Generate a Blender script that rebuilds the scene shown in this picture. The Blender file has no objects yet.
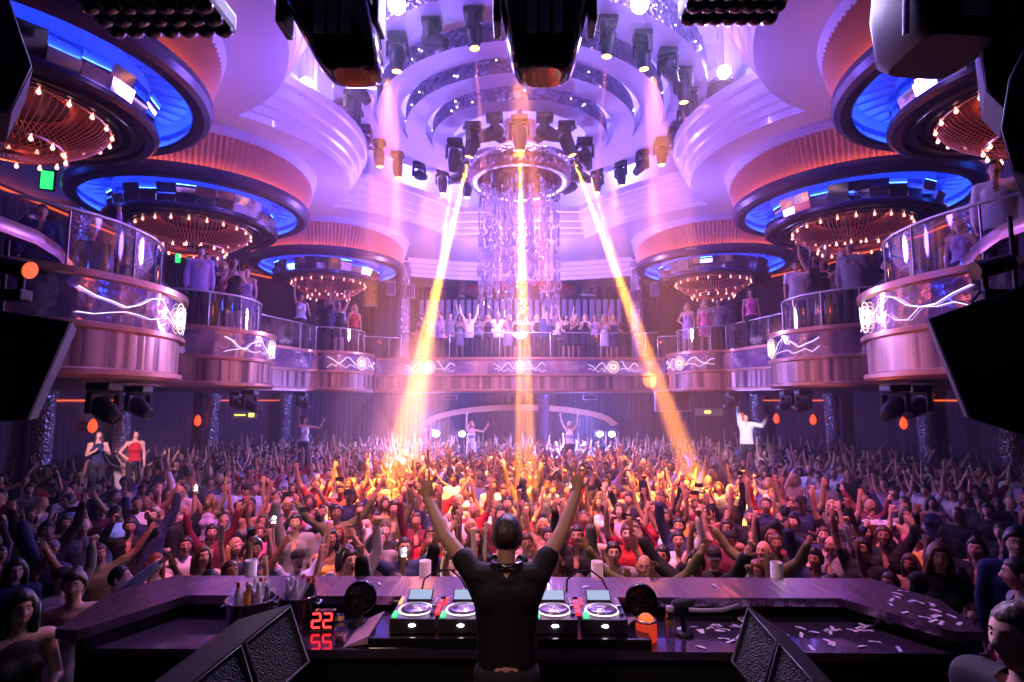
import bpy, bmesh, math, random
import numpy as np
from mathutils import Vector, Matrix, Euler, Quaternion
random.seed(11)
R = math.radians
PI = math.pi
sc = bpy.context.scene
col = sc.collection
V = Vector

# ------------------------------------------------------------------ materials
def mk(name):
    m = bpy.data.materials.new(name); m.use_nodes = True
    nt = m.node_tree; b = nt.nodes['Principled BSDF']
    return m, nt, b
def mat(name, c, rough=.5, metal=0., emit=None, es=0., spec=.5, coat=0., alpha=1.):
    m, nt, b = mk(name)
    b.inputs['Base Color'].default_value = (*c, 1); b.inputs['Roughness'].default_value = rough
    b.inputs['Metallic'].default_value = metal; b.inputs['Specular IOR Level'].default_value = spec
    b.inputs['Coat Weight'].default_value = coat
    if emit:
        b.inputs['Emission Color'].default_value = (*emit, 1); b.inputs['Emission Strength'].default_value = es
        try: m.cycles.emission_sampling = 'NONE'
        except Exception: pass
    return m
def bump(m, kind='noise', scale=30, strength=.3, stretch=(1, 1, 1), dist=.02, colmix=None):
    nt = m.node_tree; b = nt.nodes['Principled BSDF']
    tc = nt.nodes.new('ShaderNodeTexCoord'); mp = nt.nodes.new('ShaderNodeMapping')
    mp.inputs['Scale'].default_value = stretch
    nt.links.new(tc.outputs['Object'], mp.inputs['Vector'])
    if kind == 'voronoi':
        t = nt.nodes.new('ShaderNodeTexVoronoi'); out = t.outputs['Distance']
    else:
        t = nt.nodes.new('ShaderNodeTexNoise'); out = t.outputs['Fac']; t.inputs['Detail'].default_value = 3
    t.inputs['Scale'].default_value = scale
    nt.links.new(mp.outputs['Vector'], t.inputs['Vector'])
    if strength:
        bp = nt.nodes.new('ShaderNodeBump'); bp.inputs['Strength'].default_value = strength; bp.inputs['Distance'].default_value = dist
        nt.links.new(out, bp.inputs['Height']); nt.links.new(bp.outputs['Normal'], b.inputs['Normal'])
    if colmix:
        r = nt.nodes.new('ShaderNodeValToRGB')
        r.color_ramp.elements[0].color = (*colmix[0], 1); r.color_ramp.elements[1].color = (*colmix[1], 1)
        r.color_ramp.elements[0].position = .35; r.color_ramp.elements[1].position = .65
        nt.links.new(out, r.inputs['Fac']); nt.links.new(r.outputs['Color'], b.inputs['Base Color'])
    return m
def objcol(name, rough=.6, spec=.4, sheen=0.):
    m, nt, b = mk(name)
    oi = nt.nodes.new('ShaderNodeObjectInfo'); nt.links.new(oi.outputs['Color'], b.inputs['Base Color'])
    b.inputs['Roughness'].default_value = rough; b.inputs['Specular IOR Level'].default_value = spec
    return m
def glassy(name, tint=(.85, .85, 1.), refl=.25, rough=.05):
    m = bpy.data.materials.new(name); m.use_nodes = True; nt = m.node_tree; nt.nodes.clear()
    o = nt.nodes.new('ShaderNodeOutputMaterial'); mx = nt.nodes.new('ShaderNodeMixShader')
    t = nt.nodes.new('ShaderNodeBsdfTransparent'); g = nt.nodes.new('ShaderNodeBsdfGlossy'); lw = nt.nodes.new('ShaderNodeLayerWeight')
    mt = nt.nodes.new('ShaderNodeMath'); mt.operation = 'MULTIPLY_ADD'
    lw.inputs['Blend'].default_value = .3; mt.inputs[1].default_value = .7; mt.inputs[2].default_value = refl
    t.inputs['Color'].default_value = (*tint, 1); g.inputs['Roughness'].default_value = rough
    nt.links.new(lw.outputs['Facing'], mt.inputs[0]); nt.links.new(mt.outputs[0], mx.inputs['Fac'])
    nt.links.new(t.outputs[0], mx.inputs[1]); nt.links.new(g.outputs[0], mx.inputs[2]); nt.links.new(mx.outputs[0], o.inputs['Surface'])
    return m
def emis(name, c, s, sample=False):
    m = mat(name, (.02, .02, .02), .5, 0, c, s)
    try: m.cycles.emission_sampling = 'FRONT_BACK' if sample else 'NONE'
    except Exception: pass
    return m

# ------------------------------------------------------------------ mesh builder
def frame_of(d):
    d = V(d).normalized(); q = d.to_track_quat('Z', 'Y'); return q.to_matrix()
class MB:
    def __init__(s): s.v = []; s.f = []; s.m = []; s.sm = []
    def add(s, vs, fs, mi=0, smooth=True):
        b = len(s.v); s.v += [tuple(x) for x in vs]
        for f in fs: s.f.append(tuple(b + i for i in f)); s.m.append(mi); s.sm.append(smooth)
        return s
    def box(s, c, d, rot=None, mi=0, taper=1., smooth=False):
        c = V(c); x, y, z = d[0] / 2, d[1] / 2, d[2] / 2
        vs = []
        for k in (-1, 1):
            t = taper if k > 0 else 1
            vs += [V((-x * t, -y * t, k * z)), V((x * t, -y * t, k * z)), V((x * t, y * t, k * z)), V((-x * t, y * t, k * z))]
        if rot is not None: vs = [rot @ p for p in vs]
        return s.add([c + p for p in vs], [(3, 2, 1, 0), (4, 5, 6, 7), (0, 1, 5, 4), (1, 2, 6, 5), (2, 3, 7, 6), (3, 0, 4, 7)], mi, smooth)
    def rbox(s, c, d, r=.01, rot=None, mi=0):
        bm = bmesh.new(); bmesh.ops.create_cube(bm, size=1)
        for v in bm.verts: v.co = V((v.co.x * d[0], v.co.y * d[1], v.co.z * d[2]))
        bmesh.ops.bevel(bm, geom=bm.edges[:], offset=r, segments=2, affect='EDGES', profile=.6)
        if rot is not None:
            for v in bm.verts: v.co = rot @ v.co
        bm.verts.ensure_lookup_table()
        s.add([v.co + V(c) for v in bm.verts], [[v.index for v in f.verts] for f in bm.faces], mi, False); bm.free(); return s
    def cyl(s, p0, p1, r0, r1=None, n=16, mi=0, caps=True, smooth=True):
        r1 = r0 if r1 is None else r1; p0 = V(p0); p1 = V(p1); M = frame_of(p1 - p0)
        vs = []
        for p, r in ((p0, r0), (p1, r1)):
            for i in range(n):
                a = 2 * PI * i / n; vs.append(p + M @ V((r * math.cos(a), r * math.sin(a), 0)))
        fs = [(i, (i + 1) % n, n + (i + 1) % n, n + i) for i in range(n)]
        s.add(vs, fs, mi, smooth)
        if caps:
            s.add(vs[:n], [tuple(reversed(range(n)))], mi, False); s.add(vs[n:], [tuple(range(n))], mi, False)
        return s
    def capsule(s, p0, p1, r0, r1, n=10, mi=0):
        p0 = V(p0); p1 = V(p1); d = p1 - p0; L = d.length
        if L < 1e-6: return s.ell(p0, (r0, r0, r0), mi=mi)
        M = frame_of(d); rings = []
        for k in range(4): a = PI / 2 * (1 - k / 3.2); rings.append((-r0 * math.sin(a), r0 * math.cos(a)))
        for k in range(3, -1, -1): a = PI / 2 * (1 - k / 3.2); rings.append((L + r1 * math.sin(a), r1 * math.cos(a)))
        vs = []
        for z, r in rings:
            for i in range(n): a = 2 * PI * i / n; vs.append(p0 + M @ V((r * math.cos(a), r * math.sin(a), z)))
        k = len(rings)
        fs = [(j * n + i, j * n + (i + 1) % n, (j + 1) * n + (i + 1) % n, (j + 1) * n + i) for j in range(k - 1) for i in range(n)]
        fs += [tuple(reversed(range(n))), tuple((k - 1) * n + i for i in range(n))]
        return s.add(vs, fs, mi)
    def ell(s, c, rad, n=14, m=10, rot=None, mi=0):
        c = V(c); vs = [V((0, 0, -1))]
        for j in range(1, m):
            t = PI * j / m
            for i in range(n): a = 2 * PI * i / n; vs.append(V((math.sin(t) * math.cos(a), math.sin(t) * math.sin(a), -math.cos(t))))
        vs.append(V((0, 0, 1))); out = []
        for p in vs:
            q = V((p.x * rad[0], p.y * rad[1], p.z * rad[2])); out.append(c + (rot @ q if rot is not None else q))
        fs = [(0, 1 + (i + 1) % n, 1 + i) for i in range(n)]
        for j in range(m - 2):
            for i in range(n): fs.append((1 + j * n + i, 1 + j * n + (i + 1) % n, 1 + (j + 1) * n + (i + 1) % n, 1 + (j + 1) * n + i))
        t = len(vs) - 1; b = 1 + (m - 2) * n
        fs += [(b + i, b + (i + 1) % n, t) for i in range(n)]
        return s.add(out, fs, mi)
    def lathe(s, prof, n=48, c=(0, 0, 0), a0=0., a1=2 * PI, mi=0, smooth=True, ry=1.):
        full = abs(a1 - a0) > 2 * PI - 1e-4; k = n if full else n + 1; vs = []
        for r, z in prof:
            for i in range(k): a = a0 + (a1 - a0) * i / n; vs.append((c[0] + r * math.cos(a), c[1] + r * ry * math.sin(a), c[2] + z))
        fs = []
        for j in range(len(prof) - 1):
            for i in range(n):
                i2 = (i + 1) % k if full else i + 1
                fs.append((j * k + i, j * k + i2, (j + 1) * k + i2, (j + 1) * k + i))
        return s.add(vs, fs, mi, smooth)
    def tube(s, path, r, n=8, mi=0, closed=False):
        P = [V(p) for p in path]; k = len(P); vs = []; up = None
        for j, p in enumerate(P):
            if closed: d = P[(j + 1) % k] - P[j - 1]
            else: d = P[min(j + 1, k - 1)] - P[max(j - 1, 0)]
            d.normalize()
            if up is None: up = V((0, 0, 1)) if abs(d.z) < .9 else V((1, 0, 0))
            x = up.cross(d); 
            if x.length < 1e-5: x = V((1, 0, 0)).cross(d)
            x.normalize(); y = d.cross(x); up = y
            rr = r[j] if isinstance(r, (list, tuple)) else r
            for i in range(n): a = 2 * PI * i / n; vs.append(p + x * (rr * math.cos(a)) + y * (rr * math.sin(a)))
        seg = k if closed else k - 1
        fs = [(j * n + i, j * n + (i + 1) % n, ((j + 1) % k) * n + (i + 1) % n, ((j + 1) % k) * n + i) for j in range(seg) for i in range(n)]
        if not closed: fs += [tuple(reversed(range(n))), tuple((k - 1) * n + i for i in range(n))]
        return s.add(vs, fs, mi)
    def prism(s, pts, z0, z1, mi=0):
        n = len(pts); vs = [(p[0], p[1], z0) for p in pts] + [(p[0], p[1], z1) for p in pts]
        return s.add(vs, [tuple(reversed(range(n))), tuple(range(n, 2 * n))] + [(i, (i + 1) % n, n + (i + 1) % n, n + i) for i in range(n)], mi, False)
    def sheet(s, rows, mi=0, smooth=True, closed=False):
        k = len(rows[0]); vs = [p for r in rows for p in r]
        fs = [(j * k + i, j * k + (i + 1) % k, (j + 1) * k + (i + 1) % k, (j + 1) * k + i) for j in range(len(rows) - 1) for i in range(k if closed else k - 1)]
        return s.add(vs, fs, mi, smooth)
    def xf(s, M):
        s.v = [tuple(M @ V(p)) for p in s.v]; return s
    def mesh(s, name, mats):
        me = bpy.data.meshes.new(name); me.from_pydata(s.v, [], s.f)
        for m in mats: me.materials.append(m)
        me.polygons.foreach_set('material_index', s.m); me.polygons.foreach_set('use_smooth', s.sm); me.update(); return me
    def build(s, name, mats, parent=None, loc=None):
        if not isinstance(mats, (list, tuple)): mats = [mats]
        return obj(name, s.mesh(name, mats), parent, loc)

def obj(name, me, parent=None, loc=None):
    o = bpy.data.objects.new(name, me); col.objects.link(o)
    if parent is not None: o.parent = parent
    if loc is not None: o.location = loc
    return o
def tag(o, label=None, cat=None, group=None, kind=None):
    if label: o['label'] = label
    if cat: o['category'] = cat
    if group: o['group'] = group
    if kind: o['kind'] = kind
    return o
def thing(name, label, cat, loc=(0, 0, 0), rz=0, group=None):
    o = bpy.data.objects.new(name, None); col.objects.link(o); o.location = loc; o.rotation_euler = (0, 0, rz)
    o.empty_display_size = .1
    return tag(o, label, cat, group)
def struct(o, label=None, cat=None):
    o['kind'] = 'structure'
    if label: o['label'] = label
    if cat: o['category'] = cat
    return o
def dup(root, loc=None, rot=None, label=None, group=None, scale=None):
    r = root.copy(); col.objects.link(r)
    if loc is not None: r.location = loc
    if rot is not None: r.rotation_euler = rot
    if scale is not None: r.scale = (scale,) * 3
    if label: r['label'] = label
    if group: r['group'] = group
    for ch in list(root.children):
        c = ch.copy(); col.objects.link(c); c.parent = r
        for g in list(ch.children):
            d = g.copy(); col.objects.link(d); d.parent = c
    return r
ORD = ['first', 'second', 'third', 'fourth', 'fifth', 'sixth', 'seventh', 'eighth', 'ninth', 'tenth', 'eleventh', 'twelfth', 'thirteenth', 'fourteenth', 'fifteenth', 'sixteenth', 'seventeenth', 'eighteenth', 'nineteenth', 'twentieth']
ORD += ['twenty-' + ORD[i] for i in range(9)] + ['thirtieth'] + ['thirty-' + ORD[i] for i in range(9)] + ['fortieth'] + ['forty-' + ORD[i] for i in range(9)]

# ------------------------------------------------------------------ camera
F_PX = 569.0
PITCH = math.atan(59 / F_PX); YAW = math.atan(8 / F_PX); CZ = 3.4
cam = bpy.data.cameras.new('camera'); cam.sensor_width = 36; cam.lens = 36 * F_PX / 1024; cam.clip_start = .05; cam.clip_end = 200
co = bpy.data.objects.new('camera', cam); col.objects.link(co); co.location = (0, 0, CZ); co.rotation_euler = (PI / 2 + PITCH, 0, YAW)
sc.camera = co

# ------------------------------------------------------------------ shared materials
M = {}
M['plaster'] = bump(mat('lavender_plaster', (.55, .50, .62), .4), 'noise', 3, .05)
M['fascia'] = mat('gloss_white_plaster', (.74, .68, .80), .22, .0, coat=.3)
M['fin'] = mat('salmon_fin', (.78, .40, .30), .5)
M['rim'] = mat('dark_violet_lacquer', (.05, .03, .085), .3)
M['bluepanel'] = mat('blue_panel', (.35, .40, .75), .35)
M['darkdisc'] = mat('dark_plum_lacquer', (.05, .03, .06), .25, .2)
M['mirror'] = mat('mirror_panel', (.82, .78, .88), .06, 1.)
M['black'] = bump(mat('black_housing', (.008, .008, .010), .5), 'noise', 200, .08)
M['blackgloss'] = mat('black_gloss', (.012, .011, .016), .14, coat=.4)
M['rubber'] = mat('black_rubber', (.01, .01, .01), .8)
M['copper'] = bump(mat('rose_gold_metal', (.62, .36, .30), .28, .9), 'noise', 8, .02, (1, 1, 8))
M['steel'] = mat('steel', (.55, .55, .58), .3, 1.)
M['hammer'] = bump(mat('hammered_metal', (.26, .20, .32), .28, .85), 'voronoi', 9, .9, dist=.05)
M['tier'] = mat('tier_paint', (.62, .55, .72), .35)
M['crystal'] = mat('crystal', (.9, .86, .95), .07, .0, emit=(.75, .6, 1.), es=.0, spec=1.)
M['glass'] = glassy('railing_glass', (.86, .84, .95), .06)
M['darkwall'] = bump(mat('pleated_plum_drape', (.075, .03, .05), .7), 'noise', 9, .5, (8, 8, .15), .05)
M['ceil'] = mat('dome_plaster', (.45, .42, .62), .6)
M['floor'] = mat('dark_dance_floor', (.03, .025, .035), .3)
M['bulb'] = emis('warm_bulb', (1., .38, .32), 3.2)
M['strand'] = mat('bead_strand', (.75, .30, .24), .35, .3)
M['sparkle'] = bump(mat('mosaic_column', (.5, .42, .5), .25, .7), 'voronoi', 14, 1., dist=.05)
M['white'] = mat('white_plastic', (.8, .8, .8), .4)
M['amber'] = emis('amber_led', (1., .13, .02), 1.2)
# ================================================================== ROOM
WL = [(-13, -2), (-13, 18), (-12.1, 22), (-10.4, 25), (-7.5, 27), (7.5, 27), (10.4, 25), (12.1, 22), (13, 18), (13, -2)]
ZS = 8.8        # soffit height
ZF = 4.88       # balcony floor height
def wall(name, pts, z0, z1, label):
    b = MB()
    fine = []
    for p, q in zip(pts, pts[1:]):
        L = math.hypot(q[0] - p[0], q[1] - p[1]); n = max(1, int(L / .11))
        for i in range(n):
            t = i / n; fine.append((p[0] + (q[0] - p[0]) * t, p[1] + (q[1] - p[1]) * t))
    fine.append(pts[-1])
    def nrm(i):
        a = fine[max(0, i - 1)]; c = fine[min(len(fine) - 1, i + 1)]; d = V((c[0] - a[0], c[1] - a[1])).normalized(); return V((d.y, -d.x))
    pl = []
    for i, p in enumerate(fine):
        n = nrm(i); k = .035 if i % 2 else 0
        pl.append((p[0] + n.x * k, p[1] + n.y * k))
    b.sheet([[(p[0], p[1], z0) for p in pl], [(p[0], p[1], z1) for p in pl]], smooth=False)
    out = [(p[0] - nrm(i).x * .25, p[1] - nrm(i).y * .25) for i, p in enumerate(fine)]
    b.sheet([[(p[0], p[1], z1) for p in out], [(p[0], p[1], z0) for p in out]], smooth=False)
    b.sheet([[(p[0], p[1], z1) for p in pl], [(p[0], p[1], z1) for p in out]], smooth=False)
    return struct(b.build(name, M['darkwall']), label, 'wall')
wall('wall_left', WL[0:4], 0, 13.2, 'dark pleated plum wall green-sign side')
wall('wall_back', WL[3:7], 0, 13.2, 'dark pleated plum wall behind the far bar')
wall('wall_right', WL[6:10], 0, 13.2, 'dark pleated plum wall on the side of the white confetti')
b = MB(); b.prism(WL, -.12, 0); struct(b.build('floor', M['floor']), 'dark dance floor under the crowd', 'floor')
b = MB(); b.prism([(p[0] * 1.02, p[1]) for p in WL], 13.2, 13.4); struct(b.build('ceiling', M['ceil']), 'violet upper ceiling above the ring chandelier', 'ceiling')

# ------------------------------------------------------------------ scalloped soffit
LOBES = [(-7.0, 7.0, 3.65), (-7.6, 12.9, 3.45), (-8.25, 21.15, 6.5), (0, 48.6, 30.0)]
def isect(c1, c2):
    d = math.hypot(c2[0] - c1[0], c2[1] - c1[1]); a = (c1[2] ** 2 - c2[2] ** 2 + d * d) / (2 * d); h = math.sqrt(max(0, c1[2] ** 2 - a * a))
    ux, uy = (c2[0] - c1[0]) / d, (c2[1] - c1[1]) / d; px, py = c1[0] + a * ux, c1[1] + a * uy
    P = [(px - uy * h, py + ux * h), (px + uy * h, py - ux * h)]
    return min(P, key=lambda p: math.hypot(p[0], p[1] - 12.5))
def scallop(d):
    C = [(c[0], c[1], c[2] + d) for c in LOBES]; pts = []
    X = [isect(C[i], C[i + 1]) for i in range(3)]
    for i, c in enumerate(C):
        a0 = R(-86) if i == 0 else math.atan2(X[i - 1][1] - c[1], X[i - 1][0] - c[0])
        a1 = math.atan2(X[i][1] - c[1], X[i][0] - c[0]) if i < 3 else -PI / 2
        n = (44, 36, 28, 14)[i]
        for k in range(n + (1 if i == 3 else 0)):
            a = a0 + (a1 - a0) * k / n; pts.append((c[0] + c[2] * math.cos(a), c[1] + c[2] * math.sin(a)))
    return pts + [(-p[0], p[1]) for p in reversed(pts[:-1])]
PODS = [(-7.0, 7.3, R(-15)), (-7.5, 12.7, R(-45)), (-6.4, 18.7, R(-68)), (7.0, 7.3, R(195)), (7.5, 12.7, R(225)), (6.4, 18.7, R(248))]
HOLE = 2.62
def fill2d(loops, z, name):
    cu = bpy.data.curves.new(name, 'CURVE'); cu.dimensions = '2D'; cu.fill_mode = 'BOTH'
    for L in loops:
        sp = cu.splines.new('POLY'); sp.points.add(len(L) - 1); sp.use_cyclic_u = True
        for p, q in zip(sp.points, L): p.co = (q[0], q[1], 0, 1)
    o = bpy.data.objects.new(name, cu); col.objects.link(o); dg = bpy.context.evaluated_depsgraph_get()
    me = bpy.data.meshes.new_from_object(o.evaluated_get(dg)); bpy.data.objects.remove(o); bpy.data.curves.remove(cu)
    me.transform(Matrix.Translation((0, 0, z))); return me
sc0 = scallop(0)
inner = [(-6.7, 2.2)] + sc0 + [(6.7, 2.2)]
loops = [[(-12.98, -1.9), (12.98, -1.9), (12.98, 18), (12.05, 22), (10.35, 25), (7.5, 26.95), (-7.5, 26.95), (-10.35, 25), (-12.05, 22), (-12.98, 18)], inner]
for cx, cy, t in PODS: loops.append([(cx + HOLE * math.cos(a * PI / 40), cy + HOLE * math.sin(a * PI / 40)) for a in range(80)])
sof = fill2d(loops, ZS, 'ceiling_soffit'); sof.materials.append(M['plaster'])
struct(obj('ceiling_soffit', sof), 'flat lavender scalloped ceiling around the dome opening', 'ceiling')
prof = [(0, 8.8), (.03, 8.96), (.16, 8.98), (.2, 9.1), (.2, 9.14), (.34, 9.17), (.4, 9.32), (.4, 9.36), (.56, 9.4), (.66, 9.62), (.66, 9.68), (.8, 9.72), (.8, 9.92), (.62, 9.95), (.1, 10.0)]
prof = [(d * .5, 8.8 + (z - 8.8) * .86) for d, z in prof]
ZSH = prof[-1][1]
b = MB()
for (d0, z0), (d1, z1) in zip(prof, prof[1:]):
    b.sheet([[(*p, z0) for p in scallop(d0)], [(*p, z1) for p in scallop(d1)]])
struct(b.build('trim_1', M['fascia']), 'glossy stepped white moulding along the scalloped ceiling edge', 'moulding')
up = scallop(-.9); b = MB()
b.sheet([[(*p, ZSH) for p in scallop(.1)], [(*p, ZSH) for p in up]])
b.sheet([[(*p, ZSH) for p in up], [(*p, 13.2) for p in up]], smooth=False)
struct(b.build('ceiling_dome_wall', M['ceil']), 'pale curved upper wall around the dome above the mouldings', 'wall')
# moulded skirts from the soffit down to each pod
def ctheta(a, t0): return max(0., math.cos(a - t0)) ** .6
for i, (cx, cy, t0) in enumerate(PODS):
    b = MB(); n = 96; rows = []
    for (t, dz) in [(0, 0), (.12, .0), (.14, -.07), (.34, -.07), (.37, -.13), (.6, -.12), (.64, -.16), (.97, -.04), (1, 0)]:
        row = []
        for k in range(n):
            a = 2 * PI * k / n; c = ctheta(a, t0); zt = 8.03 + .60 * c; rt = 2.36 + .20 * c
            row.append((cx + (HOLE + (rt - HOLE) * t) * math.cos(a), cy + (HOLE + (rt - HOLE) * t) * math.sin(a), ZS + (zt - ZS) * t + dz * 0.5))
        rows.append(row)
    for r0, r1 in zip(rows, rows[1:]): b.sheet([r0, r1], closed=True)
    struct(b.build('trim_%d' % (i + 2), M['plaster']), 'lavender ripple moulding where the ceiling drops to a pod', 'moulding')

# ------------------------------------------------------------------ hanging pods with their chandeliers
POINTS = []
POD_LAB = ['first pod over the balcony with the green signs', 'middle pod over the balcony with the green signs', 'last pod over the balcony with the green signs',
           'first pod over the balcony on the confetti side', 'middle pod over the balcony on the confetti side', 'last pod over the balcony on the confetti side']
def warmglow(name, c, s, sample=True): return emis(name, c, s, sample)
M['coveWarm'] = warmglow('warm_cove_strip', (1., .24, .09), 10)
M['coveBlue'] = warmglow('blue_cove_strip', (.03, .10, 1.), 60)
for pi, (cx, cy, t0) in enumerate(PODS):
    t = thing('ceiling_pod', 'round salmon-finned, blue-lit, mirror-banded ' + POD_LAB[pi], 'ceiling pod', (cx, cy, 7.2), 0, 'ceiling pods over the balconies')
    L = (0, 0, -7.2)
    b = MB(); n = 300; r0 = []; r1 = []
    for k in range(n):
        a = 2 * PI * k / n; c = ctheta(a, t0); j = .045 if k % 2 else -.045
        r0.append(((2.30 + j) * math.cos(a), (2.30 + j) * math.sin(a), 7.86 - 7.2)); r1.append(((2.36 + .20 * c + j) * math.cos(a), (2.36 + .20 * c + j) * math.sin(a), 8.04 + .60 * c - 7.2))
    b.sheet([r0, r1], closed=True, smooth=False); b.build('fin_band', M['fin'], t)
    b = MB(); P = [(2.26, 7.9), (2.44, 7.9), (2.45, 7.95), (2.47, 7.95), (2.48, 7.84), (2.44, 7.74), (2.36, 7.7), (2.22, 7.7), (2.19, 7.72), (2.19, 7.75), (2.3, 7.75)]
    for p, q in zip(P, P[1:]): b.lathe([(p[0], p[1] - 7.2), (q[0], q[1] - 7.2)], 96)
    b.build('rim', M['rim'], t)
    b = MB(); b.lathe([(2.40, .715), (2.43, .715), (2.43, .735), (2.40, .735)], 72); 
    b.build('warm_light_strip', M['coveWarm'], t, (0, 0, 0))
    b = MB(); P = [(2.3, 7.75), (2.26, 7.98), (2.16, 8.08), (1.62, 8.10), (1.62, 7.74)]
    for p, q in zip(P, P[1:]): b.lathe([(p[0], p[1] - 7.2), (q[0], q[1] - 7.2)], 72, smooth=True)
    for k in range(44):
        a = 2 * PI * k / 44; Mx = Matrix.Rotation(a, 3, 'Z'); b.box(Mx @ V((1.9, 0, .875)), (.56, .02, .04), Mx)
    b.build('blue_ring', M['bluepanel'], t)
    b = MB(); b.lathe([(2.24, .553), (2.28, .553), (2.28, .565), (2.24, .565), (2.24, .553)], 72); b.build('blue_light_strip', M['coveBlue'], t)
    # mirror band: tilted facets in two rows
    b = MB(); n = 30; rng = random.Random(pi)
    for row in range(2):
        z0 = .20 + row * .19; z1 = z0 + .185
        for k in range(n):
            a0 = 2 * PI * k / n; a1 = 2 * PI * (k + 1) / n - .006; e = [rng.uniform(-.02, .02), rng.uniform(-.02, .02), .04 + rng.uniform(-.045, .05)]; r = 1.70
            vs = [((r + e[0]) * math.cos(a0), (r + e[0]) * math.sin(a0), z0), ((r + e[1]) * math.cos(a1), (r + e[1]) * math.sin(a1), z0), ((r + e[1] + e[2]) * math.cos(a1), (r + e[1] + e[2]) * math.sin(a1), z1), ((r + e[0] + e[2]) * math.cos(a0), (r + e[0] + e[2]) * math.sin(a0), z1)]
            b.add(vs, [(0, 1, 2, 3)], 0, False)
    b.build('mirror_band', M['mirror'], t)
    b = MB(); P = [(1.62, .21), (1.74, .20), (1.78, .17), (1.78, .1), (1.72, .06), (1.6, .05), (1.58, .1), (1.5, .1), (1.48, .05), (1.42, .05), (1.40, .12), (1.34, .12), (1.32, .07), (1.27, .07), (1.25, .3), (.9, .36), (0, .38)]
    for p, q in zip(P, P[1:]): b.lathe([p, q], 80)
    b.build('disc', M['darkdisc'], t)
    # bead chandelier
    c = thing('bead_chandelier', 'red beaded chandelier with pink bulbs under the ' + POD_LAB[pi].replace('pod over the balcony', 'pod, balcony'), 'chandelier', (cx, cy, 7.2), 0, 'beaded chandeliers under the pods')
    b = MB(); b.lathe([(1.17, .06), (1.2, .06), (1.2, .1), (1.17, .1), (1.17, .06)], 64); b.build('upper_hoop', M['copper'], c)
    b = MB(); b.lathe([(.66, -.36), (.69, -.36), (.69, -.32), (.66, -.32), (.66, -.36)], 48); b.build('lower_hoop', M['copper'], c)
    b = MB(); nb = 84
    for k in range(nb):
        a = 2 * PI * k / nb; path = []
        for j in range(7):
            u = j / 6; r = 1.18 + (.67 - 1.18) * u; z = .08 - .42 * (u ** .6); path.append((r * math.cos(a), r * math.sin(a), z))
        b.tube(path, .007, 4)
        path = [(.67 * (1 - u / 5) * math.cos(a), .67 * (1 - u / 5) * math.sin(a), -.34 - .10 * math.sin(PI / 2 * u / 5)) for u in range(6)]
        if k % 2 == 0: b.tube(path, .006, 4)
        path = [((1.18 - .5 * u / 4) * math.cos(a), (1.18 - .5 * u / 4) * math.sin(a), .1 + .2 * math.sin(PI / 2 * u / 4)) for u in range(5)]
        b.tube(path, .007, 4)
    b.build('bead_strands', M['strand'], c)
    bl = MB(); bl.ell((0, 0, 0), (.028, .028, .033), 8, 6); bl.cyl((0, 0, .03), (0, 0, .07), .014, n=6); me = bl.mesh('bulb', [M['bulb']])
    POINTS.append((cx, cy, 7.22))
    for k in range(22): a = 2 * PI * k / 22; obj('bulb', me, c, (1.19 * math.cos(a), 1.19 * math.sin(a), .02))
    for k in range(15): a = 2 * PI * k / 15; obj('bulb', me, c, (.68 * math.cos(a), .68 * math.sin(a), -.41))

# ------------------------------------------------------------------ balcony
BARCS = [(-7.0, 7.3, 2.2, -105, 72, 34), (-7.6, 12.7, 1.85, -70, 66, 26), (-6.5, 18.6, 1.6, -80, 62, 22), (0, 50.0, 30.0, -98.4, -90, 12)]
def bal(d):
    pts = []; prev = None
    for cx, cy, r, a0, a1, n in BARCS:
        arc = [(cx + (r + d) * math.cos(R(a0 + (a1 - a0) * k / n)), cy + (r + d) * math.sin(R(a0 + (a1 - a0) * k / n))) for k in range(n + 1)]
        if prev:
            for k in range(1, 8): u = k / 8; pts.append((prev[0] + (arc[0][0] - prev[0]) * u, prev[1] + (arc[0][1] - prev[1]) * u))
        pts += arc; prev = arc[-1]
    return pts + [(-p[0], p[1]) for p in reversed(pts[:-1])]
NB = len(bal(0))
def strip(name, prof, m, label, cat):
    b = MB()
    for (d0, z0), (d1, z1) in zip(prof, prof[1:]): b.sheet([[(*p, z0) for p in bal(d0)], [(*p, z1) for p in bal(d1)]])
    return struct(b.build(name, m), label, cat)
M['brushed'] = bump(mat('brushed_gold_metal', (.5, .34, .28), .3, .9), 'noise', 2.2, .35, (3, 3, .04), .05, colmix=((.16, .10, .13), (.72, .50, .46)))
M['ledpanel'] = bump(mat('mirrored_parapet_glass', (.5, .42, .66), .12, .85), 'noise', 1.6, .5, (1, 1, 1), .08, colmix=((.25, .2, .5), (.75, .6, .8)))
strip('trim_8', [(-.5, 3.66), (.02, 3.66), (.06, 3.70), (.06, 3.76), (.0, 3.78)], M['copper'], 'rose gold lip along the bottom of the balcony front', 'trim')
strip('balcony_front_wall', [(0, 3.78), (0, 4.22)], M['brushed'], 'brushed metal band around the balcony front', 'parapet')
strip('trim_9', [(0, 4.22), (.07, 4.24), (.07, 4.30), (.03, 4.31)], M['copper'], 'rose gold ledge between metal band and mirrored strip', 'trim')
strip('balcony_mirror_wall', [(.03, 4.31), (.03, 4.80)], M['ledpanel'], 'mirrored purple strip around the balcony front', 'parapet')
strip('trim_10', [(.03, 4.80), (.09, 4.82), (.09, 4.90), (-.35, 4.91), (-.35, 4.85)], M['copper'], 'rose gold cap ledge under the glass railing', 'trim')
W2 = [(-12.97, -1.9), (-12.97, 18), (-12.05, 22), (-10.35, 25), (-7.5, 26.95)]
Wm = W2 + [(-p[0], p[1]) for p in reversed(W2)]
outer = bal(-.02)
b = MB()
poly = list(reversed(Wm)) 
pl = outer + poly  # from near left along the front to near right, back along the walls
me = fill2d([pl], 0, 'balcony_floor')
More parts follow.
